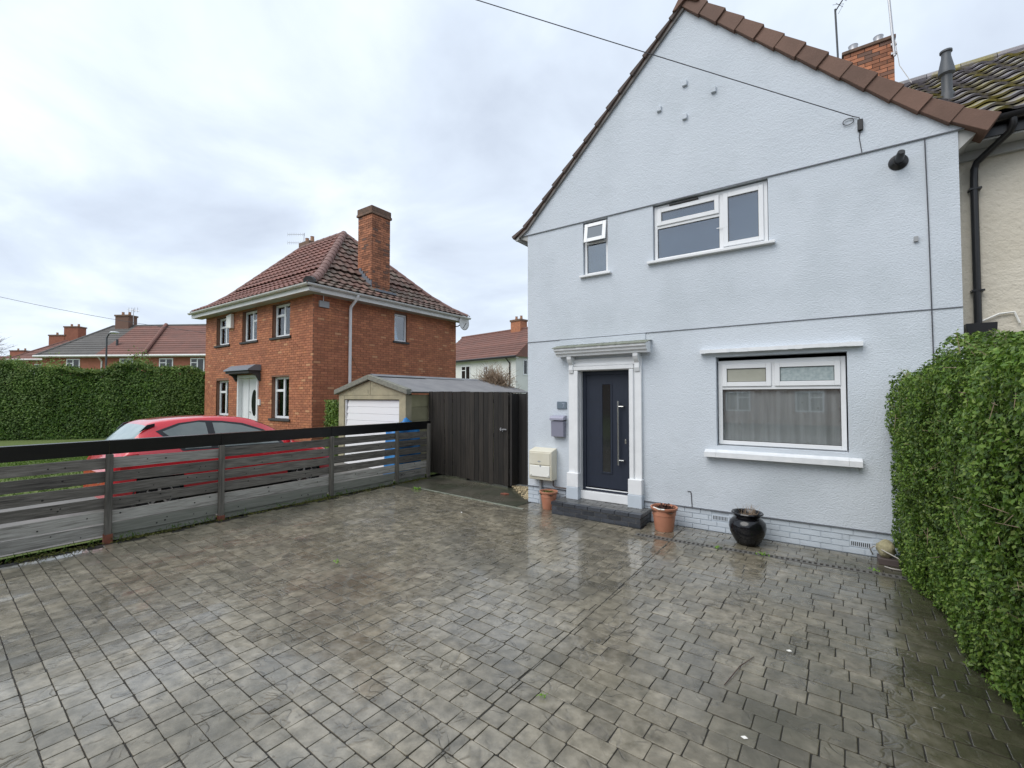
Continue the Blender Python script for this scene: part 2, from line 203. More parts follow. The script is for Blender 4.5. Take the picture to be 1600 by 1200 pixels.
# ------------------------------------------------------------------ mesh builder
WP = {}
class MB:
    def __init__(s, xf=None): s.v = []; s.f = []; s.xf = xf
    def pts(s, P, F):
        n = len(s.v); s.v += [tuple(s.xf(p)) if s.xf else tuple(p) for p in P]; s.f += [tuple(i+n for i in q) for q in F]; return s
    def box(s, x0, x1, y0, y1, z0, z1):
        P = [(x, y, z) for z in (z0, z1) for y in (y0, y1) for x in (x0, x1)]
        return s.pts(P, [(0, 2, 3, 1), (4, 5, 7, 6), (0, 1, 5, 4), (2, 6, 7, 3), (0, 4, 6, 2), (1, 3, 7, 5)])
    def prism(s, poly, a, b, ax='y'):
        # poly of 2D points extruded along ax
        n = len(poly)
        def p3(p, t): return (p[0], t, p[1]) if ax == 'y' else ((t, p[0], p[1]) if ax == 'x' else (p[0], p[1], t))
        P = [p3(p, a) for p in poly] + [p3(p, b) for p in poly]
        Fc = [tuple(range(n)), tuple(range(2*n-1, n-1, -1))] + [(i, i+n, (i+1) % n+n, (i+1) % n) for i in range(n)]
        return s.pts(P, Fc)
    def tube(s, pts, r, n=8, cap=True):
        pts = [Vector(p) for p in pts]; rs = r if isinstance(r, (list, tuple)) else [r]*len(pts); rings = []
        up = None
        for i, p in enumerate(pts):
            d = (pts[min(i+1, len(pts)-1)] - pts[max(i-1, 0)]).normalized()
            if up is None: up = Vector((0, 0, 1)) if abs(d.z) < .9 else Vector((1, 0, 0))
            a = d.cross(up).normalized(); b = a.cross(d); up = b
            rings.append([p + (a*cos(2*pi*k/n) + b*sin(2*pi*k/n))*rs[i] for k in range(n)])
        P = [q for ring in rings for q in ring]; Fc = []
        for i in range(len(pts)-1):
            for k in range(n): Fc.append((i*n+k, i*n+(k+1) % n, (i+1)*n+(k+1) % n, (i+1)*n+k))
        if cap: Fc += [tuple(range(n-1, -1, -1)), tuple(range((len(pts)-1)*n, len(pts)*n))]
        return s.pts(P, Fc)
    def lathe(s, prof, c, n=24, ax='z'):
        P = []; 
        for (r, h) in prof:
            for k in range(n):
                a = 2*pi*k/n; q = (r*cos(a), r*sin(a), h)
                if ax == 'y': q = (q[0], q[2], q[1])
                if ax == 'x': q = (q[2], q[0], q[1])
                P.append((c[0]+q[0], c[1]+q[1], c[2]+q[2]))
        Fc = []
        for i in range(len(prof)-1):
            for k in range(n): Fc.append((i*n+k, i*n+(k+1) % n, (i+1)*n+(k+1) % n, (i+1)*n+k))
        return s.pts(P, Fc)
    def grid(s, P, nu, nv): # P[v*nu+u]
        return s.pts(P, [(j*nu+i, j*nu+i+1, (j+1)*nu+i+1, (j+1)*nu+i) for j in range(nv-1) for i in range(nu-1)])
    def build(s, name, material, parent=None, smooth=False, bevel=0., solid=0., origin=None, auto=False):
        A = np.array(s.v, float); lo, hi = A.min(0), A.max(0)
        org = np.array(origin, float) if origin is not None else np.array([(lo[0]+hi[0])/2, (lo[1]+hi[1])/2, lo[2]])
        me = bpy.data.meshes.new(name); me.from_pydata([tuple(q) for q in (A-org)], [], s.f)
        bm = bmesh.new(); bm.from_mesh(me)
        if smooth or bevel or auto: bmesh.ops.recalc_face_normals(bm, faces=bm.faces)
        if bevel: bmesh.ops.bevel(bm, geom=list(bm.edges), offset=bevel, segments=1, profile=.5, affect='EDGES', clamp_overlap=True)
        bm.to_mesh(me); bm.free()
        if smooth: me.shade_smooth()
        me.materials.append(MT[material] if isinstance(material, str) else material)
        o = bpy.data.objects.new(name, me); COL.objects.link(o); place(o, org, parent)
        if auto: me.shade_smooth(); me.set_sharp_from_angle(angle=radians(40))
        return o
def place(o, wpos, parent=None):
    wpos = Vector([float(q) for q in wpos]); WP[o.name] = wpos
    if parent is not None: o.parent = parent; o.location = wpos - WP[parent.name]
    else: o.location = wpos
def tag(o, label, cat, group=None, kind=None):
    if label: o['label'] = label
    if cat: o['category'] = cat
    if group: o['group'] = group
    if kind: o['kind'] = kind
    return o
def thing(name, loc, label, cat, group=None):
    o = bpy.data.objects.new(name, None); o.empty_display_size = .2; COL.objects.link(o); place(o, loc); return tag(o, label, cat, group)
def structure(o): o['kind'] = 'structure'; return o
def stuff(o): o['kind'] = 'stuff'; return o
def pieces(parent, name, L, material, limit=300, stuffname=None, key=None):
    """each piece of L an object of its own, nearest first; past the limit the rest is joined"""
    def dist(mb):
        c = np.mean(np.array(mb.v), 0); return np.sum((c-CAM)**2)
    L = sorted(L, key=key or dist)
    for mb in L[:limit]: mb.build(name, mb.m if hasattr(mb, 'm') else material, parent)
    if len(L) > limit:
        r = MB()
        for mb in L[limit:]: r.pts(mb.v, mb.f)
        stuff(r.build(stuffname or name+'_field', material, parent))
def wall_with_holes(mb, a0, a1, z0, z1, holes, t0, t1, ax='y'):
    """wall a0..a1 x z0..z1, thickness t0..t1, rectangular holes (a0,a1,z0,z1)"""
    A = sorted({a0, a1, *[min(max(h[i], a0), a1) for h in holes for i in (0, 1)]}); Z = sorted({z0, z1, *[min(max(h[i], z0), z1) for h in holes for i in (2, 3)]})
    idx = {}; P = []; Fc = []
    def vid(i, j, k):
        if (i, j, k) not in idx:
            idx[(i, j, k)] = len(P); a, z, t = A[i], Z[j], (t0, t1)[k]; P.append((a, t, z) if ax == 'y' else (t, a, z))
        return idx[(i, j, k)]
    def solid(i, j):
        if i < 0 or j < 0 or i >= len(A)-1 or j >= len(Z)-1: return False
        a, z = (A[i]+A[i+1])/2, (Z[j]+Z[j+1])/2
        return not any(h[0] < a < h[1] and h[2] < z < h[3] for h in holes)
    for i in range(len(A)-1):
        for j in range(len(Z)-1):
            if not solid(i, j): continue
            for k in (0, 1): Fc.append((vid(i, j, k), vid(i+1, j, k), vid(i+1, j+1, k), vid(i, j+1, k)))
            for di, dj, e0, e1 in ((-1, 0, (i, j), (i, j+1)), (1, 0, (i+1, j), (i+1, j+1)), (0, -1, (i, j), (i+1, j)), (0, 1, (i, j+1), (i+1, j+1))):
                if not solid(i+di, j+dj): Fc.append((vid(*e0, 0), vid(*e1, 0), vid(*e1, 1), vid(*e0, 1)))
    return mb.pts(P, Fc)
def bricks(a0, a1, z0, z1, t0, t1, ax='y', holes=(), bl=.225, bh=.075, j=.01, xf=None, flip=False):
    """stretcher-bond brick pieces on a wall face; holes are skipped"""
    R = []; row = 0; z = z0
    while z < z1-.02:
        zt = min(z+bh-j, z1); x = a0 - (bl/2 if row % 2 else 0)
        while x < a1-.01:
            segs = [(max(x, a0), min(x+bl-j, a1))]
            for h in holes:
                if h[2] < zt and h[3] > z:
                    ns = []
                    for (p, q) in segs:
                        if h[0] >= q or h[1] <= p: ns.append((p, q)); continue
                        if p < h[0]: ns.append((p, h[0]))
                        if q > h[1]: ns.append((h[1], q))
                    segs = ns
            for (p, q) in segs:
                if q-p > .02:
                    jt = random.uniform(-.0025, .0025); mb = MB(xf); 
                    if ax == 'y': mb.box(p, q, t0+jt, t1, z, zt)
                    else: mb.box(t0, t1+jt, p, q, z, zt)
                    R.append(mb)
            x += bl
        z += bh; row += 1
    return R
def leaves(P, Nrm, size, name, material, parent, tilt=.9, aspect=.5, jitter=.35):
    """P: n x 3 positions, Nrm: n x 3 facing; leaf-shaped folded faces"""
    n = len(P); Nn = Nrm + RNG.normal(0, tilt*.5, (n, 3)); Nn /= np.linalg.norm(Nn, axis=1)[:, None]
    d = RNG.normal(0, 1, (n, 3)); d -= Nn*np.sum(d*Nn, 1)[:, None]; d /= np.linalg.norm(d, axis=1)[:, None]; s = np.cross(Nn, d)
    ln = size*(1+RNG.uniform(-jitter, jitter, n))[:, None]; wd = ln*aspect*.5
    V = np.stack([P-d*ln*.5, P-d*ln*.05+s*wd+Nn*ln*.06, P+d*ln*.5-Nn*ln*.05, P-d*ln*.05-s*wd+Nn*ln*.06], 1).reshape(-1, 3)
    org = P.mean(0); org[2] = P[:, 2].min(); me = bpy.data.meshes.new(name)
    me.vertices.add(4*n); me.vertices.foreach_set('co', (V-org).ravel().astype(np.float32))
    i = np.arange(n)[:, None]*4; loops = np.concatenate([i, i+1, i+2, i, i+2, i+3], 1).ravel().astype(np.int32)
    me.loops.add(6*n); me.loops.foreach_set('vertex_index', loops); me.polygons.add(2*n); me.polygons.foreach_set('loop_start', np.arange(0, 6*n, 3, dtype=np.int32)); 
    me.update(calc_edges=True); me.materials.append(MT[material])
    o = bpy.data.objects.new(name, me); COL.objects.link(o); place(o, org, parent); return stuff(o)
def window(parent, a0, a1, z0, z1, t, out=-1, ax='y', fr=.055, dp=.06, bars=(), opens=(), glass='glass', backing='blind', back_off=.25, open_glass=None, sill=None, sillmat='sillp', name='window', tilt=None, panes=None):
    """upvc window: outer frame mesh (the part), children casement, pane, sill. t = frame front plane, out = outward sign along the wall normal.
    panes: list of (a0,a1,z0,z1,is_opening,glassmat)"""
    def bx(mb, p, q, zz0, zz1, d0, d1):
        y0, y1 = t+out*d1, t+out*d0
        y0, y1 = min(y0, y1), max(y0, y1)
        return mb.box(p, q, y0, y1, zz0, zz1) if ax == 'y' else mb.box(y0, y1, p, q, zz0, zz1)
    f = MB(); bx(f, a0, a0+fr, z0, z1, -dp, 0); bx(f, a1-fr, a1, z0, z1, -dp, 0); bx(f, a0+fr, a1-fr, z0, z0+fr, -dp, -.001); bx(f, a0+fr, a1-fr, z1-fr, z1, -dp, -.001)
    for (p, q, zz0, zz1) in bars: bx(f, p, q, zz0, zz1, -dp, -.002)
    w = f.build(name, 'upvc', parent, bevel=.004 if dp > .03 else 0)
    for (p, q, zz0, zz1, op, gm) in panes:
        cw = .045 if op else 0; lift = .018 if op else -.012
        if op:
            c = MB(); e = .018
            bx(c, p-e, p+cw, zz0-e, zz1+e, -.01, lift); bx(c, q-cw, q+e, zz0-e, zz1+e, -.01, lift); bx(c, p+cw, q-cw, zz0-e, zz0+cw, -.01, lift-.001); bx(c, p+cw, q-cw, zz1-cw, zz1+e, -.01, lift-.001)
            c.build('casement', 'upvc', w, bevel=.004)
        g = MB(); bx(g, p+cw, q-cw, zz0+cw, zz1-cw, -.030, -.024 if not op else -.004); g.build('pane', gm, w)
        k = MB(); e2 = .006
        for r in ((p+cw, p+cw+e2, zz0+cw, zz1-cw), (q-cw-e2, q-cw, zz0+cw, zz1-cw), (p+cw+e2, q-cw-e2, zz0+cw, zz0+cw+e2), (p+cw+e2, q-cw-e2, zz1-cw-e2, zz1-cw)): bx(k, *r, -.02, (-.003 if op else -.021)+.004)
        k.build('gasket', 'gasket', w)
    if backing:
        b = MB(); bx(b, a0, a1, z0, z1, -dp-back_off-.01, -dp-back_off); b.build('curtain', backing, w)
    if sill:
        p, q, zt, th, pr = sill; s = MB(); bx(s, p, q, zt-th, zt, -.01, pr); s.build('sill', sillmat, w, bevel=.004)
    return w

# ================================================================== SETTING: ground
structure(MB().box(-400, 400, -400, 400, -1.2, -.075).build('ground', 'soilg'))
def lawn_z(x):
    return float(np.interp(-x, [3.4, 6.5, 8.0, 14, 60], [.03, .15, .38, .36, .3]))
xs = [-3.42, -4.2, -5, -5.8, -6.5, -7, -7.5, -8, -10, -14, -20, -30, -45, -70]; ys = np.linspace(-30, 60, 19)
structure(MB().grid([(x, y, lawn_z(x)) for y in ys for x in xs], len(xs), len(ys)).build('lawn', 'lawn'))
xs = [-3.5, -4.2, -5, -5.8, -6.5]; ys = [-12, -5, .45]
structure(MB().grid([(x, y, lawn_z(x)+.006) for y in ys for x in xs], len(xs), len(ys)).build('driveway', 'drive'))

# patio: dark joint bed, every stamped block a piece
ROT = radians(-2.1); JX = 2.815
patio = structure(MB().box(-3.3, 6.3, -9.2, -.002, -.06, -.0065).build('patio', 'joint'))
def drain_y(x): return -.77 + (x-2.75)*.0515
def paver_piece(x0, x1, y0, y1):
    c, s = cos(ROT), sin(ROT); rot = lambda x, y: (x*c-y*s, x*s+y*c)
    jt = lambda a=.0025: random.uniform(-a, a); r = .007; g = .0032
    x0 += g; x1 -= g; y0 += g; y1 -= g
    if x1-x0 < .008: return None
    r = min(r, (x1-x0)/3)
    ring = [(x0+r, y0+jt()), (x1-r, y0+jt()), (x1+jt(), y0+r), (x1+jt(), y1-r), (x1-r, y1+jt()), (x0+r, y1+jt()), (x0+jt(), y1-r), (x0+jt(), y0+r)]
    cx, cy = (x0+x1)/2, (y0+y1)/2; h = random.uniform(-.0015, .0015); tx, ty = random.uniform(-.010, .010), random.uniform(-.010, .010)
    P = []
    for (ins, dz) in ((.004, 0.), (0., -.0014), (-.0005, -.018)):
        for (x, y) in ring:
            dx, dy = x-cx, y-cy; k = hypot(dx, dy); q = rot(x-dx/k*ins, y-dy/k*ins)
            P.append((*q, (h + dx*tx + dy*ty if dz > -.01 else 0)+dz))
    Fc = [tuple(range(8))] + [(k+8*l, k+8*(l+1), (k+1) % 8+8*(l+1), (k+1) % 8+8*l) for l in (0, 1) for k in range(8)]
    return MB().pts(P, Fc)
PV = []
row = 0; y = -9.0
while y < .5:
    yr = y + .15
    # row runs along the rotated x axis, broken at the expansion joint and cut by the edges
    x = -3.6 + random.uniform(0, .2)
    while x < 6.4:
        ln = random.choice([.115, .15, .15, .18, .18, .21, .235, .25]); x2 = x+ln
        wx = lambda u, v: (u*cos(ROT)-v*sin(ROT), u*sin(ROT)+v*cos(ROT))
        px, py = wx((x+x2)/2, y+.075); jl = (JX + sin(ROT)*y)/cos(ROT)
        segs = [(x, x2)]
        if x < jl < x2: segs = [(x, jl-.0005), (jl+.0005, x2)]
        for (p, q) in segs:
            mx_, my_ = wx((p+q)/2, y+.075)
            if mx_ < -3.2+.0 or mx_ > 6.2: continue
            ytop = -.40 - .07*(mx_+2.5)/2.7 if mx_ < .05 else -.03
            if mx_ > .78 and mx_ < 2.32: ytop = -.5
            lo_, hi_ = my_-.075, my_+.075
            if mx_ < -3.0 and p < -3.28: p = -3.28
            parts = [(y, yr)]
            def clip(parts, a, b):
                r = []
                for (u, v) in parts:
                    ua, va = my_+(u-y-.075), my_+(v-y-.075)
                    if b <= ua or a >= va: r.append((u, v)); continue
                    if ua < a: r.append((u, u+(a-ua)))
                    if va > b: r.append((v-(va-b), v))
                return r
            parts = clip(parts, ytop, 9)
            if mx_ > 2.3: dy_ = drain_y(mx_); parts = clip(parts, dy_-.058, dy_+.058)
            for (u, v) in parts:
                if v-u > .035:
                    k = paver_piece(p, q, u, v)
                    if k: PV.append(k)
        x = x2
    y = yr; row += 1
def vis_key(mb):
    c = np.mean(np.array(mb.v), 0); d = c-CAM; z = d@_fw
    if z < .3: return 1e6
    px, py = 800+F_PX*(d@_rt)/z, 600-F_PX*(d@_up)/z
    return np.sum(d**2) + (0 if (0 <= px <= 1600 and 0 <= py <= 1200) else 1e5)
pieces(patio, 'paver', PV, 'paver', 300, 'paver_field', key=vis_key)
MB().box(JX-.004, JX+.004, -9, -1.0, -.02, -.006).build('saw_cut_joint', 'joint2', patio)
# smooth wet concrete apron before the gates, with a pale edging
structure(MB().prism([(-3.3, 1.3), (-3.3, -.375), (.05, -.455), (.05, -.02), (-.02, .0), (-.02, 1.3)], -.06, .002, 'z').build('concrete_apron', 'concrete'))
a, b = onZ(650, 762), onZ(818, 796)
kb = MB(); n = 24
for i in range(n):
    t0, t1 = i/n, (i+1)/n-.002; p, q = a+(b-a)*t0, a+(b-a)*t1; wd = .022+random.uniform(-.006, .006)
    kb.pts([(p[0], p[1]-wd, -.02), (q[0], q[1]-wd, -.02), (q[0], q[1]+wd, -.02), (p[0], p[1]+wd, -.02), (p[0], p[1]-wd, .010), (q[0], q[1]-wd, .010), (q[0], q[1]+wd, .010), (p[0], p[1]+wd, .010)], [(4, 5, 6, 7), (0, 1, 5, 4), (2, 3, 7, 6), (0, 4, 7, 3), (1, 2, 6, 5)])
structure(kb.build('edging_strip', 'kerb'))
# drainage channel with slots
dr = thing('drain_channel', (4, drain_y(4), -.05), 'narrow slotted drainage channel set in the paving before the house wall', 'drain')
dch = MB(); dxf = lambda p: (p[0], p[1]+drain_y(p[0]), p[2])
dch.xf = dxf; dch.box(2.33, 5.6, -.055, .055, -.06, -.03); dch.build('channel', 'dark', dr)
g = MB(dxf); g.box(2.33, 5.6, -.056, -.038, -.03, .0035); g.box(2.33, 5.6, .038, .056, -.03, .0035); g.build('grate_edge', 'grate', dr)
g = MB(dxf); x = 2.34
while x < 5.58: g.box(x, x+.026, -.038, .038, -.012, .003); x += .056
stuff(g.build('grate_bars', 'grate', dr))

# ================================================================== THE PALE BLUE HOUSE
HW, EAVE, MID, PLZ = 5.87, 5.0, 2.97, .30
house = thing('rendered_house', (HW/2, 4, 0), 'pale blue rendered house with a steep gable, navy front door and white windows', 'house')
BW = (2.37, 3.97, 4.09, 5.0); SW = (1.15, 1.61, 4.05, 4.99); LW = (3.27, 4.81, 1.24, 2.53); DR = (1.06, 1.99, .19, 2.42)
gp = [(-.17, EAVE), (0, 5.13), (.33, 5.44), (2.93, 7.99), (5.50, 5.44), (5.87, 5.13), (6.04, EAVE)]
MB().prism(gp, -.012, .24).build('gable_wall', 'render', house)
wall_with_holes(MB(), 0, HW, MID, EAVE, [BW, SW], 0, .25).build('upper_wall', 'render', house)
wall_with_holes(MB(), 0, HW, PLZ, MID, [LW, DR], .002, .25).build('lower_wall', 'render', house)
side = MB(); side.box(0, .25, .25, 9, 0, 5.1); side.box(HW-.25, HW, .25, 9, 0, 5.1); side.box(.25, HW-.25, 8.75, 9, 0, 5.1); side.box(.25, HW-.25, .3, 8.7, 2.7, 2.8); side.prism(gp, 8.75, 9)
side.build('side_wall', 'render', house)
bd = MB(); bd.box(-.165, 6.03, -.019, -.0125, EAVE-.002, EAVE+.009); bd.build('render_shadow_line', 'shadowline', house)  # thin dark strips along the render joints stand in for overhang shadow
for (p, q, zz) in ((0, .72, MID), (2.22, HW, MID)): MB().box(p-.002, q+.002, -.008, -.0005, zz-.005, zz+.005).build('render_shadow_line', 'shadowline', house)
MB().box(.66, 2.26, -.004, .0, MID-.004, MID+.003).build('render_shadow_line', 'shadowline', house)
for (p, q) in ((0, .86), (2.2, HW)): MB().box(p-.003, q+.003, -.010, .004, PLZ-.006, PLZ+.007).build('render_shadow_line', 'shadowline', house)
pl = wall_with_holes(MB(), 0, HW, -.05, PLZ, [(.9, 2.15, -.1, .4)], .022, .25).build('plinth', 'plinth', house)
AB = [(3.185, 3.42, .155, .235), (4.79, 5.02, .08, .158), (5.21, 5.44, .155, .235)]
pieces(pl, 'plinth_brick', bricks(.0, HW, .0, PLZ-.004, .010, .03, holes=[(.85, 2.2, -1, 1)]+AB, bh=.0745, j=.009), 'plinth')
for i, h in enumerate(AB):
    ab = MB(); ab.box(h[0]+.004, h[1]-.004, .013, .03, h[2]+.004, h[3]-.004); ab.build('air_brick', 'plinth' , pl)
    sl = MB(); nsl = 10
    for k in range(nsl):
        xx = h[0]+.018+(h[1]-h[0]-.036)*(k+.2)/nsl; sl.box(xx, xx+.010, .0125, .0162, h[2]+.014, h[3]-.014)
    sl.build('slot', 'dark', pl)
# four little vent blocks high in the gable
for (px, py) in ((1070, 131), (1115, 141), (1030, 171), (1070, 183)):
    c = onY(px, py, -.02); MB().box(c[0]-.035, c[0]+.035, -.05, -.011, c[2]-.04, c[2]+.045).build('vent_block', 'render', house, bevel=.006)
# roof
rp = [(-.26, 5.03), (0, 5.19), (.33, 5.52), (2.93, 8.07), (5.50, 5.52), (5.87, 5.20), (6.13, 5.03)]
rb = [(x, z-.075) for (x, z) in rp]
roof = MB().prism(rp+rb[::-1], -.05, 9.2).build('roof', 'brownt', house)
def along(prof, s):
    for (a, b) in zip(prof, prof[1:]):
        L = hypot(b[0]-a[0], b[1]-a[1])
        if s <= L or (b is prof[-1]): t = s/L; return (a[0]+(b[0]-a[0])*t, a[1]+(b[1]-a[1])*t), ((b[0]-a[0])/L, (b[1]-a[1])/L)
        s -= L
def verge(prof, step, h0, h1, ov=.05, mt='brownt'):
    tot = sum(hypot(b[0]-a[0], b[1]-a[1]) for a, b in zip(prof, prof[1:])); n = round(tot/step)
    for i in range(n):
        s0, s1 = tot*i/n, tot*(i+1)/n+ov
        (p, d0), (q, d1) = along(prof, s0), along(prof, min(s1, tot+ov))
        d = ((q[0]-p[0]), (q[1]-p[1])); L = hypot(*d); d = (d[0]/L, d[1]/L); nn = (-d[1], d[0])
        if nn[1] < 0: nn = (-nn[0], -nn[1])
        lift = .022; tw = random.uniform(-.006, .006)
        P4 = [(p[0]+nn[0]*h1, p[1]+nn[1]*h1), (q[0]+nn[0]*(h1+lift), q[1]+nn[1]*(h1+lift)), (q[0]+nn[0]*(h0-.012), q[1]+nn[1]*(h0-.012)), (p[0]+nn[0]*(h0+lift-.012), p[1]+nn[1]*(h0+lift-.012))]
        yo = -.07+tw; y1 = .22
        # front face leans out towards the lower end so that each tile laps the next
        P = [(P4[0][0], yo, P4[0][1]), (P4[1][0], yo-.022, P4[1][1]), (P4[2][0], yo-.022, P4[2][1]), (P4[3][0], yo, P4[3][1])]
        P += [(a_, y1, c_) for (a_, b_, c_) in P]
        MB().pts(P, [(0, 1, 2, 3), (7, 6, 5, 4), (0, 4, 5, 1), (1, 5, 6, 2), (2, 6, 7, 3), (3, 7, 4, 0)]).build('verge_tile', mt, roof, bevel=.005)
verge(rp[3:], .335, -.14, .03)
verge(rp[:4][::-1], .30, -.035, .0, mt='vergedark')
uc = [(x, z-.062) for (x, z) in rp[:4]] + [(x+.02, z-.10) for (x, z) in rp[:4]][::-1]
MB().prism(uc, -.05, -.011).build('verge_mortar', 'brownedge', roof)
rt_ = MB(); rt_.prism([(2.93-.20, 7.90), (2.93-.10, 8.06), (2.93, 8.13), (2.93+.10, 8.06), (2.93+.20, 7.90), (2.93+.15, 7.90), (2.93, 8.02), (2.93-.15, 7.90)], -.11, .36); rt_.build('ridge_tile', 'brownt', roof, bevel=.006)
MB().prism([(2.93-.20, 7.90), (2.93-.10, 8.06), (2.93, 8.12), (2.93+.10, 8.06), (2.93+.20, 7.90)], .37, 9.2).build('ridge', 'brownt', roof)
# eaves boxes left and right, gutter on the left
eb = MB(); eb.prism([(HW+.001, 4.78), (HW+.20, 4.98), (HW+.20, 5.06), (HW+.001, 5.14)], .02, 9); eb.build('eaves_box', 'soffit', house)
MB().prism([(-.001, 4.90), (-.16, 4.97), (-.16, 5.02), (-.001, 5.12)], .0, 9).build('eaves_box', 'soffit', house)
MB().tube([(-.22, -.05, 4.98), (-.22, 9, 4.98)], .05, 10).build('gutter', 'soffit', house)

def net_curtain(parent, x0, x1, z0, z1, y):
    n = 90; P = []; ph = 0
    for i in range(n): 
        ph += random.uniform(.25, 1.1); xx = x0+(x1-x0)*i/(n-1); P.append((xx, y+.018*sin(ph)+.012*sin(ph*.37)))
    c = MB().grid([(p[0], p[1], z) for z in (z0, z1) for p in P], n, 2).build('net_curtain', 'net', parent, smooth=True)
    for k in range(26):
        xx, zz = random.uniform(x0+.05, x1-.05), random.uniform(z0+.05, z1-.1); r = random.uniform(.008, .016)
        MB().lathe([(0, 0), (r, 0), (r, .002), (0, .002)], (xx, y-.04, zz), 7, 'y').build('motif', 'motif', parent)
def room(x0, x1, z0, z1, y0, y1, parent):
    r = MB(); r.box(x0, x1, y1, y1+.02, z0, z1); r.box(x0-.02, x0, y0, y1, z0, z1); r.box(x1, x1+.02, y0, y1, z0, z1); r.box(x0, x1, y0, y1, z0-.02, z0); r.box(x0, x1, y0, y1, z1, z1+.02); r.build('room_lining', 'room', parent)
# ground floor window
w = window(house, LW[0]+.015, LW[1]-.015, LW[2]+.02, LW[3]-.055, .095, -1, fr=.055, dp=.07, bars=[(LW[0]+.07, LW[1]-.07, 2.055, 2.10), (3.965, 4.005, 2.10, LW[3]-.11)],
  panes=[(LW[0]+.07, LW[1]-.07, LW[2]+.075, 2.055, False, 'glass'), (LW[0]+.088, 3.947, 2.118, LW[3]-.128, True, 'obscure2'), (4.023, LW[1]-.088, 2.118, LW[3]-.128, True, 'obscure')], backing=None, name='front_window')
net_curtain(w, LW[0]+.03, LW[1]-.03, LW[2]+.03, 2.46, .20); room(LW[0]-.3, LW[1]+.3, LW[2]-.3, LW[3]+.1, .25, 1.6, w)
sl = MB(); sl.prism([(-.11, 1.085), (-.11, 1.155), (.0, 1.185), (.16, 1.262), (.24, 1.262), (.0, 1.085)], LW[0]+.005, LW[1]-.005, 'x'); sl.prism([(-.11, 1.085), (-.11, 1.155), (-.001, 1.185), (-.001, 1.085)], 3.12, LW[0]+.003, 'x'); sl.prism([(-.11, 1.085), (-.11, 1.155), (-.001, 1.185), (-.001, 1.085)], LW[1]-.003, 4.94, 'x')
sl.build('sill', 'sillp', w)
lt = MB(); nn_ = 24
for i in range(nn_):
    p, q = 3.07+1.9*i/nn_, 3.07+1.9*(i+1)/nn_; lt.box(p, q, -.085+random.uniform(-.004, .004), .001, 2.585+random.uniform(-.003, .003), 2.635+random.uniform(-.003, .003))
lt.build('drip_mould', 'sillp', house)
# first floor windows
w = window(house, BW[0]+.01, BW[1]-.01, BW[2]+.005, BW[3]-.02, .05, -1, fr=.05, dp=.07, bars=[(3.335, 3.39, BW[2]+.055, BW[3]-.07), (BW[0]+.06, 3.335, 4.615, 4.66)],
  panes=[(BW[0]+.06, 3.335, BW[2]+.055, 4.615, False, 'glass2'), (BW[0]+.078, 3.317, 4.678, BW[3]-.088, True, 'glass2'), (3.408, BW[1]-.078, BW[2]+.073, BW[3]-.088, True, 'glass2')], backing='blind', back_off=.06, sill=(2.29, 4.05, BW[2]+.003, .038, .12), sillmat='upvc', name='bedroom_window')
MB().box(3.30, 3.45, .03, .034, 4.43, 4.44).build('restrictor', 'upvc', w)
MB().box(2.62, 3.05, .02, .05, 4.945, 4.962).build('trickle_vent', 'gasket', w)
w = window(house, SW[0]+.01, SW[1]-.01, SW[2]+.005, SW[3]-.015, .05, -1, fr=.045, dp=.07, bars=[(SW[0]+.055, SW[1]-.055, 4.60, 4.64)], panes=[(SW[0]+.055, SW[1]-.055, SW[2]+.05, 4.60, False, 'glass2')], backing='blind', back_off=.06, sill=(1.10, 1.67, SW[2]+.003, .035, .11), sillmat='upvc', name='landing_window')
tc_ = MB(lambda p: (p[0], .035 + (p[1])*cos(-.16) + (p[2]-4.955)*sin(.16), 4.955 + (p[2]-4.955)*cos(.16) + p[1]*sin(.16)*.3))
a0, a1, z0, z1 = SW[0]+.03, SW[1]-.03, 4.62, 4.955
tc_.box(a0, a0+.065, -.03, .0, z0, z1); tc_.box(a1-.065, a1, -.03, .0, z0, z1); tc_.box(a0+.065, a1-.065, -.03, .0, z0, z0+.065); tc_.box(a0+.065, a1-.065, -.03, .0, z1-.065, z1); tc_.build('open_casement', 'upvc', w, bevel=.004)
tc_.v = []; tc_.f = []; tc_.box(a0+.065, a1-.065, -.018, -.012, z0+.065, z1-.065); tc_.build('pane', 'greypane', w)

# front door
dy = .10
door = MB(); door.box(1.15, 1.90, dy, dy+.045, .40, 2.33); door = door.build('front_door', 'navy', house, bevel=.003)
f = MB(); f.box(1.085, 1.15, dy-.018, dy+.05, .34, 2.395); f.box(1.90, 1.965, dy-.018, dy+.05, .34, 2.395); f.box(1.15, 1.90, dy-.018, dy+.05, 2.33, 2.395); f.build('door_frame', 'navy', door, bevel=.004)
MB().box(1.15, 1.90, dy-.03, dy+.05, .34, .375).build('threshold', 'navy', door); MB().box(1.15, 1.90, dy-.034, dy-.03, .377, .392).build('sill_bar', 'upvc', door)
gl = MB(); gx0, gx1, gz0, gz1 = 1.455, 1.60, .68, 2.16
for r in ((gx0-.03, gx0, gz0-.03, gz1+.03), (gx1, gx1+.03, gz0-.03, gz1+.03), (gx0, gx1, gz0-.03, gz0), (gx0, gx1, gz1, gz1+.03)): gl.box(r[0], r[1], dy-.012, dy, r[2], r[3])
gl.build('glazing_bead', 'navy', door, bevel=.003); MB().box(gx0, gx1, dy-.004, dy-.001, gz0, gz1).build('door_glass', 'doorglass', door)
for k in range(5):
    zz = .62+.31*k
    MB().box(1.16, gx0-.04, dy-.0012, dy+.001, zz, zz+.004).build('groove', 'gasket', door)
hd = MB(); hx, hy = 1.755, dy-.065; hd.tube([(hx, hy, .82), (hx, hy, 1.88)], .015, 12); hd.build('bar_handle', 'steel', door, smooth=False, auto=True)
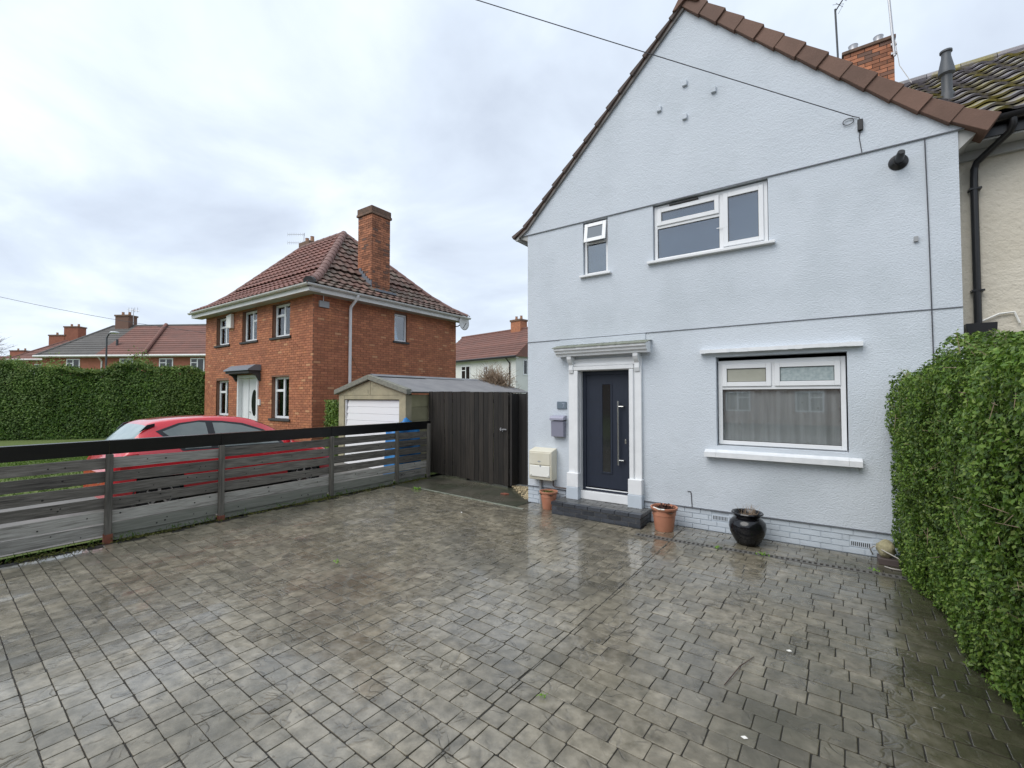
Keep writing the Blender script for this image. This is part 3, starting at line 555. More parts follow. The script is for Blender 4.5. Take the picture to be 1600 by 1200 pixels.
for zz in (.90, 1.79): MB().tube([(hx, hy, zz), (hx+.085, hy+.01, zz), (hx+.085, dy, zz)], .011, 10).build('handle_mount', 'steel', door)
MB().box(1.845, 1.872, dy-.010, dy, 1.17, 1.25).build('keyhole_plate', 'steel', door, bevel=.004)
room(1.0, 2.05, .2, 2.45, .25, .9, door)
# white surround
su = MB(); su.box(.885, 2.18, -.03, .0, 2.44, 2.60); sur = su.build('door_surround', 'paint', house, bevel=.004)
for s, xo, xi in ((1, .885, 1.075), (-1, 2.18, 1.985)):
    a0, a1 = min(xo, xi), max(xo, xi)
    MB().box(a0, a1, -.055, .0, .62, 2.44).build('pilaster', 'paint', sur, bevel=.005)
    im = MB(); m0 = a1-.075 if s > 0 else a0; im.box(m0, m0+.075, -.085, -.055, .62, 2.40); im.build('moulding', 'paint', sur, bevel=.008)
    MB().box(a0-.015, a1+.012, -.11, .0, .40, .64).build('pilaster_block', 'paint', sur, bevel=.006)
    MB().box(a0-.02, a1+.016, -.118, .0, .19, .398).build('pilaster_base', 'plinth', sur, bevel=.006)
    rv = MB(); rv.box(*(sorted((xi, xi+s*.012))), .0, dy, .34, 2.42); rv.build('reveal', 'paint', sur)
    bx_ = a0+.02 if s > 0 else a1-.10
    br = MB(); br.prism([(-.030, 2.34), (-.075, 2.36), (-.095, 2.42), (-.085, 2.50), (-.13, 2.545), (-.165, 2.60), (-.165, 2.65), (-.0, 2.65), (-.0, 2.34)], bx_, bx_+.08, 'x'); br.build('bracket', 'paint', sur, bevel=.004)
ar = MB(); ar.box(.99, 2.065, -.085, -.0305, 2.405, 2.47); ar.box(.93, 2.13, -.06, -.031, 2.475, 2.52); ar.build('architrave', 'paint', sur, bevel=.006)
MB().box(1.075, 1.985, .02, dy, 2.395, 2.44).build('head_lining', 'paint', sur)
hp = [(.0, 2.652), (-.17, 2.652), (-.175, 2.69), (-.215, 2.70), (-.22, 2.735), (-.255, 2.75), (-.26, 2.785), (-.10, 2.83), (.0, 2.835)]
MB().prism(hp, .70, 2.32, 'x').build('hood', 'paint', sur)
cap = MB(); n = 30
for i in range(n):
    p, q = .675+1.67*i/n, .675+1.67*(i+1)/n; k = random.uniform(-.005, .006); cap.pts([(p, -.275+k, 2.787), (q, -.275+k, 2.787), (q, -.272+k, 2.80), (p, -.272+k, 2.80), (p, -.09, 2.85+k), (q, -.09, 2.85+k), (q, .0, 2.855), (p, .0, 2.855)], [(0, 1, 2, 3), (3, 2, 5, 4), (4, 5, 6, 7)])
cap.build('hood_capping', 'kerb', sur)
MB().box(.69, 2.24, -.014, .0, 2.86, 2.958).build('frieze_panel', 'render', sur, bevel=.003)
MB().box(1.06, 1.99, -.012, dy-.02, .2, .335).build('threshold_board', 'paint', sur, bevel=.004)
# brick door step
step = thing('door_step', (1.55, -.25, 0), 'low dark brick doorstep under the navy front door', 'step')
SX0, SX1, SY = .79, 2.30, -.49
stc = MB().box(SX0+.008, SX1-.008, SY+.008, -.001, -.01, .140).build('core', 'mortar', step)
B = bricks(SX0, SX1, .0, .138, SY, SY+.10, bl=.222, bh=.0690, j=.010); pieces(step, 'brick', B, 'engbrick')
B = []
for r in range(2):
    yy = SY+.105
    while yy < -.02:
        B.append(MB().box(SX1-.10, SX1, yy, min(yy+.205, -.002), r*.069, r*.069+.059)); B.append(MB().box(SX0, SX0+.10, yy, min(yy+.205, -.002), r*.069, r*.069+.059)); yy += .215
pieces(step, 'brick', B, 'engbrick')
B = []; x = SX0-.008; k = 0
while x < SX1: B.append(MB().box(x, min(x+.215, SX1+.008), SY-.010, SY+.095, .148, .198)); x += .224
for b_ in B: b_.m = 'engbrick'
B2 = []; row = 0; y = SY+.104
while y < -.01:
    x = SX0-.008-(.11 if row % 2 else 0)
    while x < SX1:
        p, q = max(x, SX0-.008), min(x+.215, SX1+.008)
        if q-p > .03: B2.append(MB().box(p, q, y, min(y+.095, -.003), .146, .197+random.uniform(-.001, .001)))
        x += .224
    y += .103; row += 1
B2 = [b_ for b_ in B2]; pieces(step, 'coping_brick', B, 'engbrick'); pieces(step, 'paving_brick', B2, 'steptop')
MB().box(SX0+.006, SX1-.006, SY+.004, -.002, .139, .147).build('bedding', 'mortar', step)

# ------------------------------------------------------------------ things on the wall
pq = MB().box(.63, .82, -.022, .0, 1.735, 1.865).build('number_plaque', 'slate', bevel=.006); tag(pq, 'small slate house number plaque on the wall above the letter box', 'plaque')
fg = MB(); fg.box(.735, .785, -.0245, -.0222, 1.825, 1.838); fg.pts([(.772, -.0245, 1.825), (.785, -.0245, 1.825), (.760, -.0245, 1.760), (.747, -.0245, 1.760)], [(0, 1, 2, 3)]); fg.build('figure', 'slateletter', pq)
pb = thing('letter_box', (.67, -.06, 1.24), 'lilac grey metal letter box with a sloping lid on the wall beside the front door', 'letter box')
MB().prism([(.0, 1.235), (-.095, 1.245), (-.105, 1.52), (-.0, 1.52)], .555, .80, 'x').build('box', 'lilac', pb, bevel=.004)
MB().box(.55, .805, -.112, .0, 1.530, 1.545).build('posting_slot', 'dark', pb)
MB().prism([(.0, 1.545), (-.13, 1.535), (-.13, 1.575), (-.10, 1.605), (.0, 1.62)], .54, .815, 'x').build('lid', 'lilac2', pb, bevel=.004)
gb = thing('gas_meter_box', (.37, -.1, .48), 'cream plastic gas meter box low on the pale blue wall left of the door', 'meter box')
MB().prism([(.0, .47), (-.19, .47), (-.20, .52), (-.20, .98), (.0, 1.03)], .15, .62, 'x').build('case', 'cream', gb, bevel=.008)
MB().box(.175, .595, -.214, -.2005, .74, .955).build('top_panel', 'cream', gb, bevel=.006); MB().box(.18, .59, -.222, -.2005, .53, .725).build('door_panel', 'creamw', gb, bevel=.006)
for xx in (.205, .565): MB().lathe([(0, -.012), (.013, -.012), (.013, 0)], (xx, -.222, .565), 10, 'y').build('screw', 'creamw', gb)
MB().prism([(.375, .78), (.415, .80), (.375, .815), (.335, .80)], -.216, -.2142).build('latch', 'greyp', gb); MB().prism([(.385, .728), (.405, .74), (.425, .728), (.405, .700)], -.2245, -.2222).build('warning_mark', 'greyp', gb)
MB().tube([(.30, -.035, .47), (.30, -.035, .0)], .024, 10).build('supply_pipe', 'greyp', gb, auto=True)
MB().tube([(.575, -.06, .48), (.575, -.06, .375), (.60, -.06, .35), (.86, -.06, .345), (.88, -.03, .345), (.885, .0, .345)], .014, 8).build('outlet_pipe', 'brownpipe', gb, auto=True)
fl = thing('boiler_flue', (5.35, -.1, 4.8), 'black cone shaped boiler flue terminal high on the pale blue wall', 'flue')
c0 = onY(1404, 252, -.03); FX, FZ = c0[0], c0[2]
MB().lathe([(.098, .006), (.094, -.012), (.062, -.03), (.05, -.045), (.0, -.045)], (FX, 0, FZ), 24, 'y').build('wall_seal', 'black', fl, auto=True)
MB().tube([(FX, .0, FZ), (FX+.005, -.16, FZ+.02), (FX+.01, -.20, FZ+.04)], [.045, .042, .034], 16).build('terminal', 'black', fl, auto=True)
sb = onY(1431, 374, 0); MB().box(sb[0]-.02, sb[0]+.02, -.03, .0, sb[2]-.03, sb[2]+.03).build('cable_stub', 'greyp', fl)
cb_ = MB(); cb_.tube([(5.585, -.016, 5.0), (5.60, -.010, 4.0), (5.615, -.010, 2.0), (5.62, -.010, .4)], .006, 6); tag(cb_.build('wall_cable', 'dcable'), 'thin dark cable running down the pale blue wall near its right hand corner', 'cable')
c1 = onY(1080, 770, 0); tag(MB().tube([(c1[0]-.05, -.006, c1[2]+.02), (c1[0]-.01, -.006, c1[2]+.02), (c1[0], -.006, c1[2]), (c1[0]+.012, -.006, .31)], .006, 6).build('low_cable', 'dcable'), 'short cable clipped to the wall above the plinth near the black pot', 'cable')
# overhead telephone line with its drop box
A = onY(1333, 182, -.03); P2 = CAM + ray(757, 0)*5.6; far = A + (P2-A)*3.2
LP = []
for i in range(40):
    t = i/39; q = A+(far-A)*t; LP.append((q[0], q[1], q[2] - .10*4*t*(1-t)*.35))
tl = thing('telephone_line', A, 'overhead telephone wire fixed to the gable wall beside a small black drop box', 'wire')
MB().tube(LP, .0055, 6).build('wire', 'dcable', tl)
ring = [(A[0]-.05+.055*cos(k*pi/10), -.03, A[2]-.05+.04*sin(k*pi/10)) for k in range(21)]; MB().tube(ring, .005, 6).build('cable_loop', 'dcable', tl)
q = onY(1344, 196, -.02); MB().box(q[0]-.028, q[0]+.028, -.05, -.011, q[2]-.07, q[2]+.07).build('drop_box', 'black', tl, bevel=.006)
MB().tube([(A[0], -.03, A[2]), (q[0]-.01, -.03, q[2]+.10), (q[0], -.03, q[2]+.06)], .005, 6).build('lead_in', 'dcable', tl); MB().tube([(q[0], -.016, q[2]-.07), (q[0]-.012, -.016, q[2]-.15), (q[0]+.012, -.016, 5.005)], .005, 6).build('lead_out', 'dcable', tl)

# ------------------------------------------------------------------ pots along the wall
def terracotta(c, R, H, label):
    t = thing('terracotta_pot', (c[0], c[1], 0), label, 'pot', 'terracotta pots beside the doorstep')
    pr = [(0, .0), (R*.66, .0), (R*.70, .012), (R*.86, H*.66), (R*.90, H*.67), (R*.90, H*.70), (R*.93, H*.88), (R*1.0, H*.89), (R*1.04, H*.92), (R*1.04, H*.99), (R*1.0, H), (R*.93, H*.99), (R*.90, H*.85), (0, H*.85)]
    MB().lathe(pr, (*c, 0), 36).build('pot', 'terra', t, auto=True)
    so = MB(); n = 14; P = []
    for j in range(n):
        for i in range(n):
            u, v = (i/(n-1)*2-1)*.62, (j/(n-1)*2-1)*.62; P.append((c[0]+u*R*1.4, c[1]+v*R*1.4, H*.86+random.uniform(0, .018) if hypot(u, v) < .62 else H*.84))
    so.grid(P, n, n); so.build('soil', 'soil', t); return t
p1 = terracotta((.585, -.24), .155, .31, 'terracotta pot with moss on its soil below the cream meter box')
P = np.column_stack([.585+RNG.normal(0, .06, 500), -.24+RNG.normal(0, .06, 500), .275+np.abs(RNG.normal(0, .012, 500))]); leaves(P, np.tile([0, 0, 1.], (500, 1)), .022, 'moss', 'moss', p1)
p2 = terracotta((2.61, -.36), .185, .345, 'larger terracotta pot with withered brown plant between the doorstep and the black pot')
P = np.column_stack([2.61+RNG.normal(0, .06, 130), -.36+RNG.normal(0, .06, 130), .31+np.abs(RNG.normal(0, .03, 130))]); leaves(P, np.tile([0, 0, 1.], (130, 1)), .05, 'withered_leaves', 'deadleaf', p2, tilt=1.6)
MB().tube([(2.61-.11, -.50, .345), (2.61-.02, -.555, .338), (2.61+.06, -.545, .340)], .010, 6).build('rim_drip', 'creamw', p2)
pk = thing('black_glazed_pot', (3.70, -.35, 0), 'large glossy black glazed pot with dry twigs before the pale blue wall', 'pot')
pr = [(0, 0), (.13, 0), (.145, .01), (.18, .06), (.235, .17), (.25, .25), (.235, .32), (.195, .365), (.165, .385), (.165, .395), (.20, .425), (.215, .445), (.205, .46), (.18, .455), (.155, .42), (.15, .39), (0, .40)]
pr = [(r_*.9, h_*.92) for r_, h_ in pr]; MB().lathe(pr, (3.70, -.35, 0), 44).build('pot', 'blackglaze', pk, auto=True)
MB().lathe([(0, .385), (.1, .38), (.142, .375)], (3.70, -.35, 0), 18).build('soil', 'soil', pk)
tw = MB()
for k in range(34):
    a, r = random.uniform(0, 2*pi), random.uniform(.0, .13); b0 = Vector((3.72+r*cos(a), -.35+r*sin(a), .375)); d = Vector((random.gauss(.1, .35), random.gauss(0, .35), 1)).normalized(); L = random.uniform(.06, .17)
    tw.tube([b0, b0+d*L*.5, b0+d*L+Vector((random.gauss(0, .02), random.gauss(0, .02), 0))], [.0022, .0018, .001], 4, False)
stuff(tw.build('dry_twigs', 'twig', pk))
# faux stone by the hedge, on a little timber block, with its pale cable
st = thing('stone_garden_light', (5.12, -.20, 0), 'yellow faux stone garden light by the wall next to the hedge', 'garden light')
MB().box(5.05, 5.24, -.30, -.10, .0, .075).build('block', 'brownpipe', st, bevel=.006)
S = MB(); n = 16; P = []
for j in range(12):
    th = pi*j/11
    for i in range(n):
        ph = 2*pi*i/n; r = .088*(1+.12*sin(3*ph+j)+.06*sin(5*ph-2*j)); P.append((5.13+r*sin(th)*cos(ph), -.21+r*sin(th)*sin(ph)*.8, .17+.105*cos(th)*(1+.05*sin(4*ph))))
S.pts(P, [(j*n+i, j*n+(i+1) % n, (j+1)*n+(i+1) % n, (j+1)*n+i) for j in range(11) for i in range(n)]); S.build('stone', 'stone', st, smooth=True)
MB().tube([(5.02, -.02, .03), (4.99, -.04, .10), (5.03, -.08, .15), (5.10, -.31, .17), (5.22, -.35, .12), (5.30, -.36, .03), (5.27, -.42, .012), (5.16, -.42, .012), (5.10, -.38, .012)], .007, 6).build('cable', 'cable', st, smooth=True)

# ------------------------------------------------------------------ horizontal board fence
FXX = -3.36; PY = [-6.62, -5.21, -3.84, -1.90, -.27, .70]
fence = thing('board_fence', (FXX, -3.3, 0), 'weathered grey horizontal board fence with a black top rail along the patio', 'fence')
BZ = [(.985, 1.128), (.802, .945), (.628, .768), (.448, .588), (.258, .412), (.092, .242)]
bays = list(zip([-8.2]+PY, PY))
for bi, (ya, yb) in enumerate(bays):
    for k, (z0, z1) in enumerate(BZ):
        dz = random.uniform(-.006, .006) + (.012*(bi-3) if k < 3 else 0)*0; sl_ = random.uniform(-.008, .008); th = .019
        if bi in (4,) : dz += .01
        P = []; n = 10
        yy = np.linspace(ya+.002, yb-.002, n)
        for i, y_ in enumerate(yy):
            t = i/(n-1); wv = .003*sin(3*y_+k*2+bi); s_ = sl_*(t-.5)
            P += [(FXX-th, y_, z0+dz+s_+wv), (FXX, y_, z0+dz+s_+wv), (FXX, y_, z1+dz+s_-wv), (FXX-th, y_, z1+dz+s_-wv)]
        Fc = [(0, 1, 2, 3), (4*n-1, 4*n-2, 4*n-3, 4*n-4)]
        for i in range(n-1):
            for c_ in range(4): Fc.append((4*i+c_, 4*i+(c_+1) % 4, 4*i+4+(c_+1) % 4, 4*i+4+c_))
        pale = (k == 5) or (k == 4 and bi < 2)
        bo = MB().pts(P, Fc).build('board', 'palewood' if (k == 5 and bi in (2, 3, 4)) else ('fencepale' if (k >= 4 or (k == 3 and random.random() < .4) or (bi == 2 and random.random() < .35)) else 'fencewood'), fence, auto=True)
        for q_ in range(random.randint(2, 5)):
            y_, z_ = random.uniform(ya+.1, yb-.1), random.uniform(z0+.03, z1-.03); r = random.uniform(.007, .013)
            MB().lathe([(r, 0), (r*.9, .0015), (0, .0015)], (FXX+.0005, y_, z_), 8, 'x').build('knot', 'knot', bo)
    # the low pale gravel board that the photo shows under the middle bays
    if bi in (2, 3, 4, 5): MB().box(FXX-.055, FXX-.021, ya+.05, yb-.05, .0, .115).build('gravel_board', 'palewood', fence, bevel=.004)
    rl = MB(); rl.prism([(FXX-.03, 1.175), (FXX+.012, 1.175), (FXX+.022, 1.345), (FXX+.03, 1.362), (FXX-.04, 1.366), (FXX-.03, 1.345)], ya+.003, yb-.003 if bi < 5 else yb+.08); rl.build('top_rail', 'blackrail', fence)
for i, y_ in enumerate(PY):
    po = MB().box(FXX+.001, FXX+.071, y_-.036, y_+.036, .03, 1.175 if i != 5 else 1.30).build('post', 'postwood', fence, bevel=.005)
    if i < 3: 
        s_ = MB(); s_.box(FXX-.004, FXX+.078, y_-.043, y_+.043, -.02, .115 if i == 1 else .07); s_.build('post_shoe', 'rust', po)
    else: MB().box(FXX+.003, FXX+.069, y_-.034, y_+.034, -.02, .03).build('post_foot', 'postwood', po)
# moss and grass along the foot of the fence
n = 5200; yy = RNG.uniform(-7.6, .7, n); keep = RNG.uniform(0, 1, n) < .25+.75*(np.sin(yy*2.1)+np.sin(yy*5.3+1) > .2); yy = yy[keep]; n = len(yy)
P = np.column_stack([FXX+.05+np.abs(RNG.normal(0, .05, n)), yy, .004+np.abs(RNG.normal(0, .012, n))]); mo = leaves(P, np.column_stack([RNG.normal(0, .5, n), RNG.normal(0, .5, n), np.ones(n)*.6]), .03, 'moss_strip', 'moss', None); 
n = 260; P = np.column_stack([FXX+.03+np.abs(RNG.normal(0, .03, n)), RNG.uniform(-7, .5, n), .035+np.abs(RNG.normal(0, .02, n))]); leaves(P, np.column_stack([np.ones(n), RNG.normal(0, 1, n), np.zeros(n)]), .08, 'grass_tufts', 'grassblade', None, tilt=.6, aspect=.12)

# ------------------------------------------------------------------ close-boarded gates
gA, gB = np.array([-3.66, 1.055]), np.array([-.99, .77])
gate = thing('timber_gate', (-2.2, .9, 0), 'tall dark timber close boarded gate of vertical planks between the fence and the house', 'gate')
nb = 18; dv = (gB-gA)/np.linalg.norm(gB-gA); nv = np.array([dv[1], -dv[0]])
for i in range(nb):
    L = np.linalg.norm(gB-gA); s0, s1 = L*i/nb+.004, L*(i+1)/nb-.004 + (.006 if i == 9 else 0); pj = random.uniform(0, .012); lean = -.03*(1-i/nb)
    zt = 2.085 - .02*(i/nb) + random.uniform(-.006, .006) - (.012 if i > 9 else 0); zb = .045+random.uniform(0, .02)-(.02 if i > 9 else 0)
    P = []
    for z_, le in ((zb, 0), (zt, lean)):
        for s_, d_ in ((s0, pj), (s1, pj), (s1, pj-.02), (s0, pj-.02)): q = gA+dv*(s_+le)+nv*d_; P.append((q[0], q[1], z_))
    MB().pts(P, [(3, 2, 1, 0), (4, 5, 6, 7), (0, 1, 5, 4), (1, 2, 6, 5), (2, 3, 7, 6), (3, 0, 4, 7)]).build('plank', 'gatewood', gate, bevel=.003)
rl = MB()
for z_ in (.35, 1.1, 1.85):
    P = []
    for zz in (z_-.045, z_+.045):
        for s_, d_ in ((-.02, -.022), (L+.0, -.022), (L, -.07), (-.02, -.07)): q = gA+dv*s_+nv*d_; P.append((q[0], q[1], zz))
    rl.pts(P, [(3, 2, 1, 0), (4, 5, 6, 7), (0, 1, 5, 4), (1, 2, 6, 5), (2, 3, 7, 6), (3, 0, 4, 7)])
rl.build('ledge', 'darkgate', gate)
for s_ in (.0, L*.5, L-.05):
    q = gA+dv*s_+nv*(-.12); MB().box(q[0]-.045, q[0]+.045, q[1]-.045, q[1]+.045, -.05, 2.0).build('gate_post', 'darkgate', gate)
q = gB - dv*.14 + nv*.022; lat = MB(); lat.box(q[0]-.08, q[0]+.10, q[1]-.022, q[1]-.004, 1.235, 1.262); lat.box(q[0]-.06, q[0]-.035, q[1]-.035, q[1]-.004, 1.215, 1.285); lat.tube([(q[0]+.02, q[1]-.02, 1.25), (q[0]+.02, q[1]-.05, 1.25), (q[0]+.02, q[1]-.05, 1.20)], .006, 6); lat.build('latch', 'metalg', gate)
sg = thing('side_gate', (-.5, 1.1, 0), 'narrow black brown side gate set back against the corner of the pale blue house', 'gate')
x = -.985; i = 0
while x < -.04:
    MB().box(x, min(x+.118, -.015), 1.06+random.uniform(0, .008), 1.085, .05, 2.03+random.uniform(-.01, .01)).build('plank', 'darkgate', sg, bevel=.003); x += .122
MB().box(-.98, -.02, 1.086, 1.12, .3, .4).build('ledge', 'darkgate', sg); MB().box(-.98, -.02, 1.086, 1.12, 1.6, 1.7).build('ledge', 'darkgate', sg)
MB().box(-.985, -.93, .80, 1.05, .05, 2.02).build('return_post', 'darkgate', sg)
MB().box(-.02, -.0015, 1.04, 1.12, -.02, 2.0).build('hanging_stile', 'darkgate', sg)
gv = MB(); 
for k in range(1500):
    x = -random.random()**1.0*1.0; y = .12+random.random()*.93
    if y < .30 + (-x-.35)*.9 or x > -.01: continue
    r = random.uniform(.008, .019); hgt = .004+.05*max(0, 1-abs(y-.7)/.6)*random.random()
    q = Vector((x-.005, y, hgt)); a = [Vector((random.gauss(0, 1), random.gauss(0, 1), random.gauss(0, .7))).normalized()*r for _ in range(6)]
    gv.pts([q+v for v in (Vector((r, 0, 0)), Vector((0, r, 0)), Vector((-r, 0, 0)), Vector((0, -r, 0)), Vector((random.uniform(-.4, .4)*r, 0, r*.7)), Vector((0, 0, -r*.7)))], [(0, 1, 4), (1, 2, 4), (2, 3, 4), (3, 0, 4), (1, 0, 5), (2, 1, 5), (3, 2, 5), (0, 3, 5)])
gv = stuff(gv.build('gravel', 'gravel')); gv['label'] = 'spill of golden gravel before the dark side gate'
q = onZ(790, 773); bb = MB(); bb.prism([(-.10, -.05), (.02, -.055), (.08, .02), (-.05, .05)], 0, .03, 'z'); bb.v = [(a_+q[0], b_+q[1], c_) for a_, b_, c_ in bb.v]; tag(bb.build('broken_brick', 'rust', bevel=.008), 'broken brick lying at the edge of the golden gravel', 'brick')

# ------------------------------------------------------------------ right-hand privet hedge
hedge = thing('privet_hedge', (5.8, -3, 0), 'tall clipped green privet hedge beside the patio, ending at the pale blue wall', 'hedge')
def hx_(y, z):
    base = 5.30+.085*(-y-.6); top = 5.20+.045*(-y-.6); return base+(top-base)*min(z/1.6, 1)
HT = lambda y: 2.17 + .05*sin(y*2.2) + .03*sin(y*5.1+1) + .035*(-y)
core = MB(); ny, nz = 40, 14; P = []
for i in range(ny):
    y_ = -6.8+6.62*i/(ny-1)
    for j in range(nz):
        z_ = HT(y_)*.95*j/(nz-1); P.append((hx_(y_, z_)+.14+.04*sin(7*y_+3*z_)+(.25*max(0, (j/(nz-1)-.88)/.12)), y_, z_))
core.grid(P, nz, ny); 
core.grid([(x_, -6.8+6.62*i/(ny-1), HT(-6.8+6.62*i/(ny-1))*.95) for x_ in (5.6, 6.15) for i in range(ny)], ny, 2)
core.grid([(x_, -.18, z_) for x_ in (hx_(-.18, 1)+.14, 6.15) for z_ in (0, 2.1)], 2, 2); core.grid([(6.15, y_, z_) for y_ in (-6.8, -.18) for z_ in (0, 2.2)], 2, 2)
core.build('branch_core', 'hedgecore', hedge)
def lump(y, z): return .05*np.sin(3.1*y+1.7*z)+.05*np.sin(6.3*y-4.1*z+1)*np.sin(5*z+2*y)+.05*np.sin(13*y+2*np.sin(7*z))*np.sin(12*z+3*np.sin(5*y))
hxv = np.vectorize(hx_); htv = np.vectorize(HT)
n = 105000; y_ = -.14-RNG.uniform(0, 1, n)*6.3; z_ = RNG.uniform(.0, 1, n)*htv(y_); dp = RNG.gamma(1.7, .042, n)
rnd = np.clip((z_-htv(y_)+.22)/.22, 0, 1)**2*.16
P1 = np.column_stack([hxv(y_, z_)+lump(y_, z_)*.6+dp+rnd-.02, y_, z_]); N1 = np.column_stack([-np.ones(n), np.zeros(n), np.full(n, .35)+rnd*5])
m_ = 24000; y2 = -.14-RNG.uniform(0, 1, m_)*6.5; x2 = hxv(y2, 2.2)+.08+RNG.uniform(0, .85, m_); z2 = htv(y2)+.05*np.sin(5*x2+3*y2)-RNG.gamma(1.5, .035, m_)+.05+ .02*(x2-5.3)
P2_ = np.column_stack([x2, y2, z2]); N2 = np.tile([-.2, 0, 1.], (m_, 1))
k_ = 8000; x3 = 5.2+RNG.uniform(0, .95, k_); z3 = RNG.uniform(0, 2.2, k_); P3 = np.column_stack([x3, -.10-RNG.gamma(1.5, .03, k_), z3]); N3 = np.tile([0, 1., .3], (k_, 1))
leaves(np.vstack([P1, P2_, P3]), np.vstack([N1, N2, N3]), .034, 'foliage', 'leafR', hedge, tilt=1.0, aspect=.55)
# loose shoots standing off the clipped face
sh = MB(); LP_ = []; 
for k in range(170):
    y0 = -.25-random.random()*5; 
    if random.random() < .5: z0 = random.uniform(.3, 2.1); b0 = Vector((hx_(y0, z0)+.04, y0, z0)); d = Vector((-1, random.gauss(0, .7), random.gauss(.3, .5))).normalized(); L = random.uniform(.04, .10)
    else: b0 = Vector((hx_(y0, 2.2)+random.uniform(.05, .7), y0, HT(y0)-.02)); d = Vector((random.gauss(-.2, .5), random.gauss(0, .5), 1)).normalized(); L = random.uniform(.05, .17)
    sh.tube([b0, b0+d*L], [.0022, .0012], 4, False)
    for q in range(int(L/.02)+1): LP_.append(b0+d*(L*(q+1)/(int(L/.02)+1))+Vector([random.gauss(0, .012) for _ in range(3)]))
for k in range(60): # bare clipped twig ends
    y0 = -.6-random.random()*4; z0 = random.uniform(.6, 2.2); b0 = Vector((hx_(y0, z0)-.02, y0, z0)); d = Vector((-.15, random.gauss(0, 1), random.gauss(0, .8))).normalized(); sh.tube([b0, b0+d*random.uniform(.06, .2)], [.002, .0012], 4, False)
stuff(sh.build('twigs', 'twig', hedge)); LP_ = np.array([tuple(q) for q in LP_]); leaves(LP_, RNG.normal(0, 1, LP_.shape), .036, 'shoot_leaves', 'leafT', hedge, aspect=.5)
st_ = MB()
for k in range(26):
    y0 = -.4-k*.24; st_.tube([(5.85+random.gauss(0, .05), y0, 0), (5.9+random.gauss(0, .05), y0+random.gauss(0, .08), .7)], [.02, .012], 6)
stuff(st_.build('stems', 'stem', hedge))

# ================================================================== adjoining cream house
NY = .5
cream = thing('cream_house', (8.5, 4, 0), 'cream roughcast terraced house with mossy dark tiles adjoining the pale blue house', 'house')
MB().box(HW+.002, 13, NY, NY+.25, 0, 5.06).build('wall', 'creamwall', cream)
MB().box(12.75, 13, NY+.25, 7.4, 0, 5.06).build('end_wall', 'creamwall', cream)
eaveY, eaveZ, ridY, ridZ = NY-.33, 5.13, 4.0, 7.80
nroof = MB().pts([(5.4, eaveY, eaveZ-.03), (13.2, eaveY, eaveZ-.03), (13.2, ridY, ridZ-.04), (5.0, ridY, ridZ-.04), (13.2, 7.7, eaveZ), (5.0, 7.7, eaveZ)], [(0, 1, 2, 3), (3, 2, 4, 5)]).build('roof', 'dark', cream)
def pantile(o, u, v, nn, w_, l_, th=.028, amp=.038, seg=8):
    """one wavy tile: o lower-left corner, u across, v up the slope, nn normal"""
    P = []
    for (s, lift) in ((0, .052), (1.0, .0)):
        for k in range(seg+1):
            a = k/seg; h = amp*(.5+.5*cos(2*pi*(a-.72))) ** 1.5 + lift; P.append(o+u*(a*w_*1.03)+v*(s*l_*1.08)+nn*h)
    m = seg+1
    for k in range(m): P.append(P[k]-nn*th)
    Fc = [(k, k+1, m+k+1, m+k) for k in range(seg)] + [(2*m+k, 2*m+k+1, k+1, k) for k in range(seg)] + [(0, m, 2*m), (seg, 2*m+seg, m+seg)]
    return MB().pts(P, Fc)
def clip_piece(mb, planes):
    bm = bmesh.new(); vs_ = [bm.verts.new(p) for p in mb.v]
    for f_ in mb.f: bm.faces.new([vs_[i] for i in f_])
    for (co, no) in planes: bmesh.ops.bisect_plane(bm, geom=list(bm.verts)+list(bm.edges)+list(bm.faces), plane_co=co, plane_no=no, clear_outer=True)
    if not bm.faces: bm.free(); return None
    bm.verts.ensure_lookup_table(); bm.verts.index_update(); r = MB().pts([tuple(v.co) for v in bm.verts], [tuple(v.index for v in f_.verts) for f_ in bm.faces]); bm.free(); return r
def lay(O, u, prof, width, tw, tl, planes=(), margin=0.):
    """tiles from eave start O along u; prof: list of (run vector, rise) going up the slope"""
    R = []; u = Vector(u).normalized(); pts = [Vector(O)]
    for d in prof: pts.append(pts[-1]+Vector(d))
    tot = sum((b-a).length for a, b in zip(pts, pts[1:])); nrow = max(1, round(tot/tl)); tl2 = tot/nrow; ncol = round(width/tw); tw2 = width/ncol
    for r in range(nrow):
        s = r*tl2; acc = 0
        for a, b in zip(pts, pts[1:]):
            L = (b-a).length
            if s < acc+L-1e-6: v = (b-a)/L; p = a+v*(s-acc); break
            acc += L
        nn = u.cross(v); nn = nn if nn.z > 0 else -nn
        for c in range(ncol):
            mb = pantile(p+u*(c*tw2), u, v, nn, tw2, tl2)
            if planes:
                A_ = np.array(mb.v); st = 0
                for (co, no) in planes:
                    d = (A_-np.array(co))@np.array(no)
                    if d.min() > 0: st = 2; break
                    if d.max() > 0: st = 1
                if st == 2: continue
                if st == 1:
                    mb = clip_piece(mb, planes)
                    if mb is None: continue
            R.append(mb)
    return R
pieces(nroof, 'tile', lay((5.75, eaveY, eaveZ), (1, 0, 0), [(0, ridY-eaveY, ridZ-eaveZ)], 5.6, .29, .33), 'mosstile', 300)
for i in range(12): MB().tube([(5.3+i*.45, ridY, ridZ+.02), (5.3+i*.45+.44, ridY, ridZ+.02)], .10, 10).build('ridge_tile', 'mosstile', nroof)
MB().box(HW+.21, 13, eaveY+.02, eaveY+.04, 4.92, 5.08).build('fascia', 'black', cream); MB().box(HW+.003, 13, eaveY+.041, NY, 4.90, 4.925).build('soffit', 'soffit', cream)
MB().box(HW+.003, 13, NY-.06, NY-.001, 4.80, 4.898).build('cornice', 'soffit', cream)
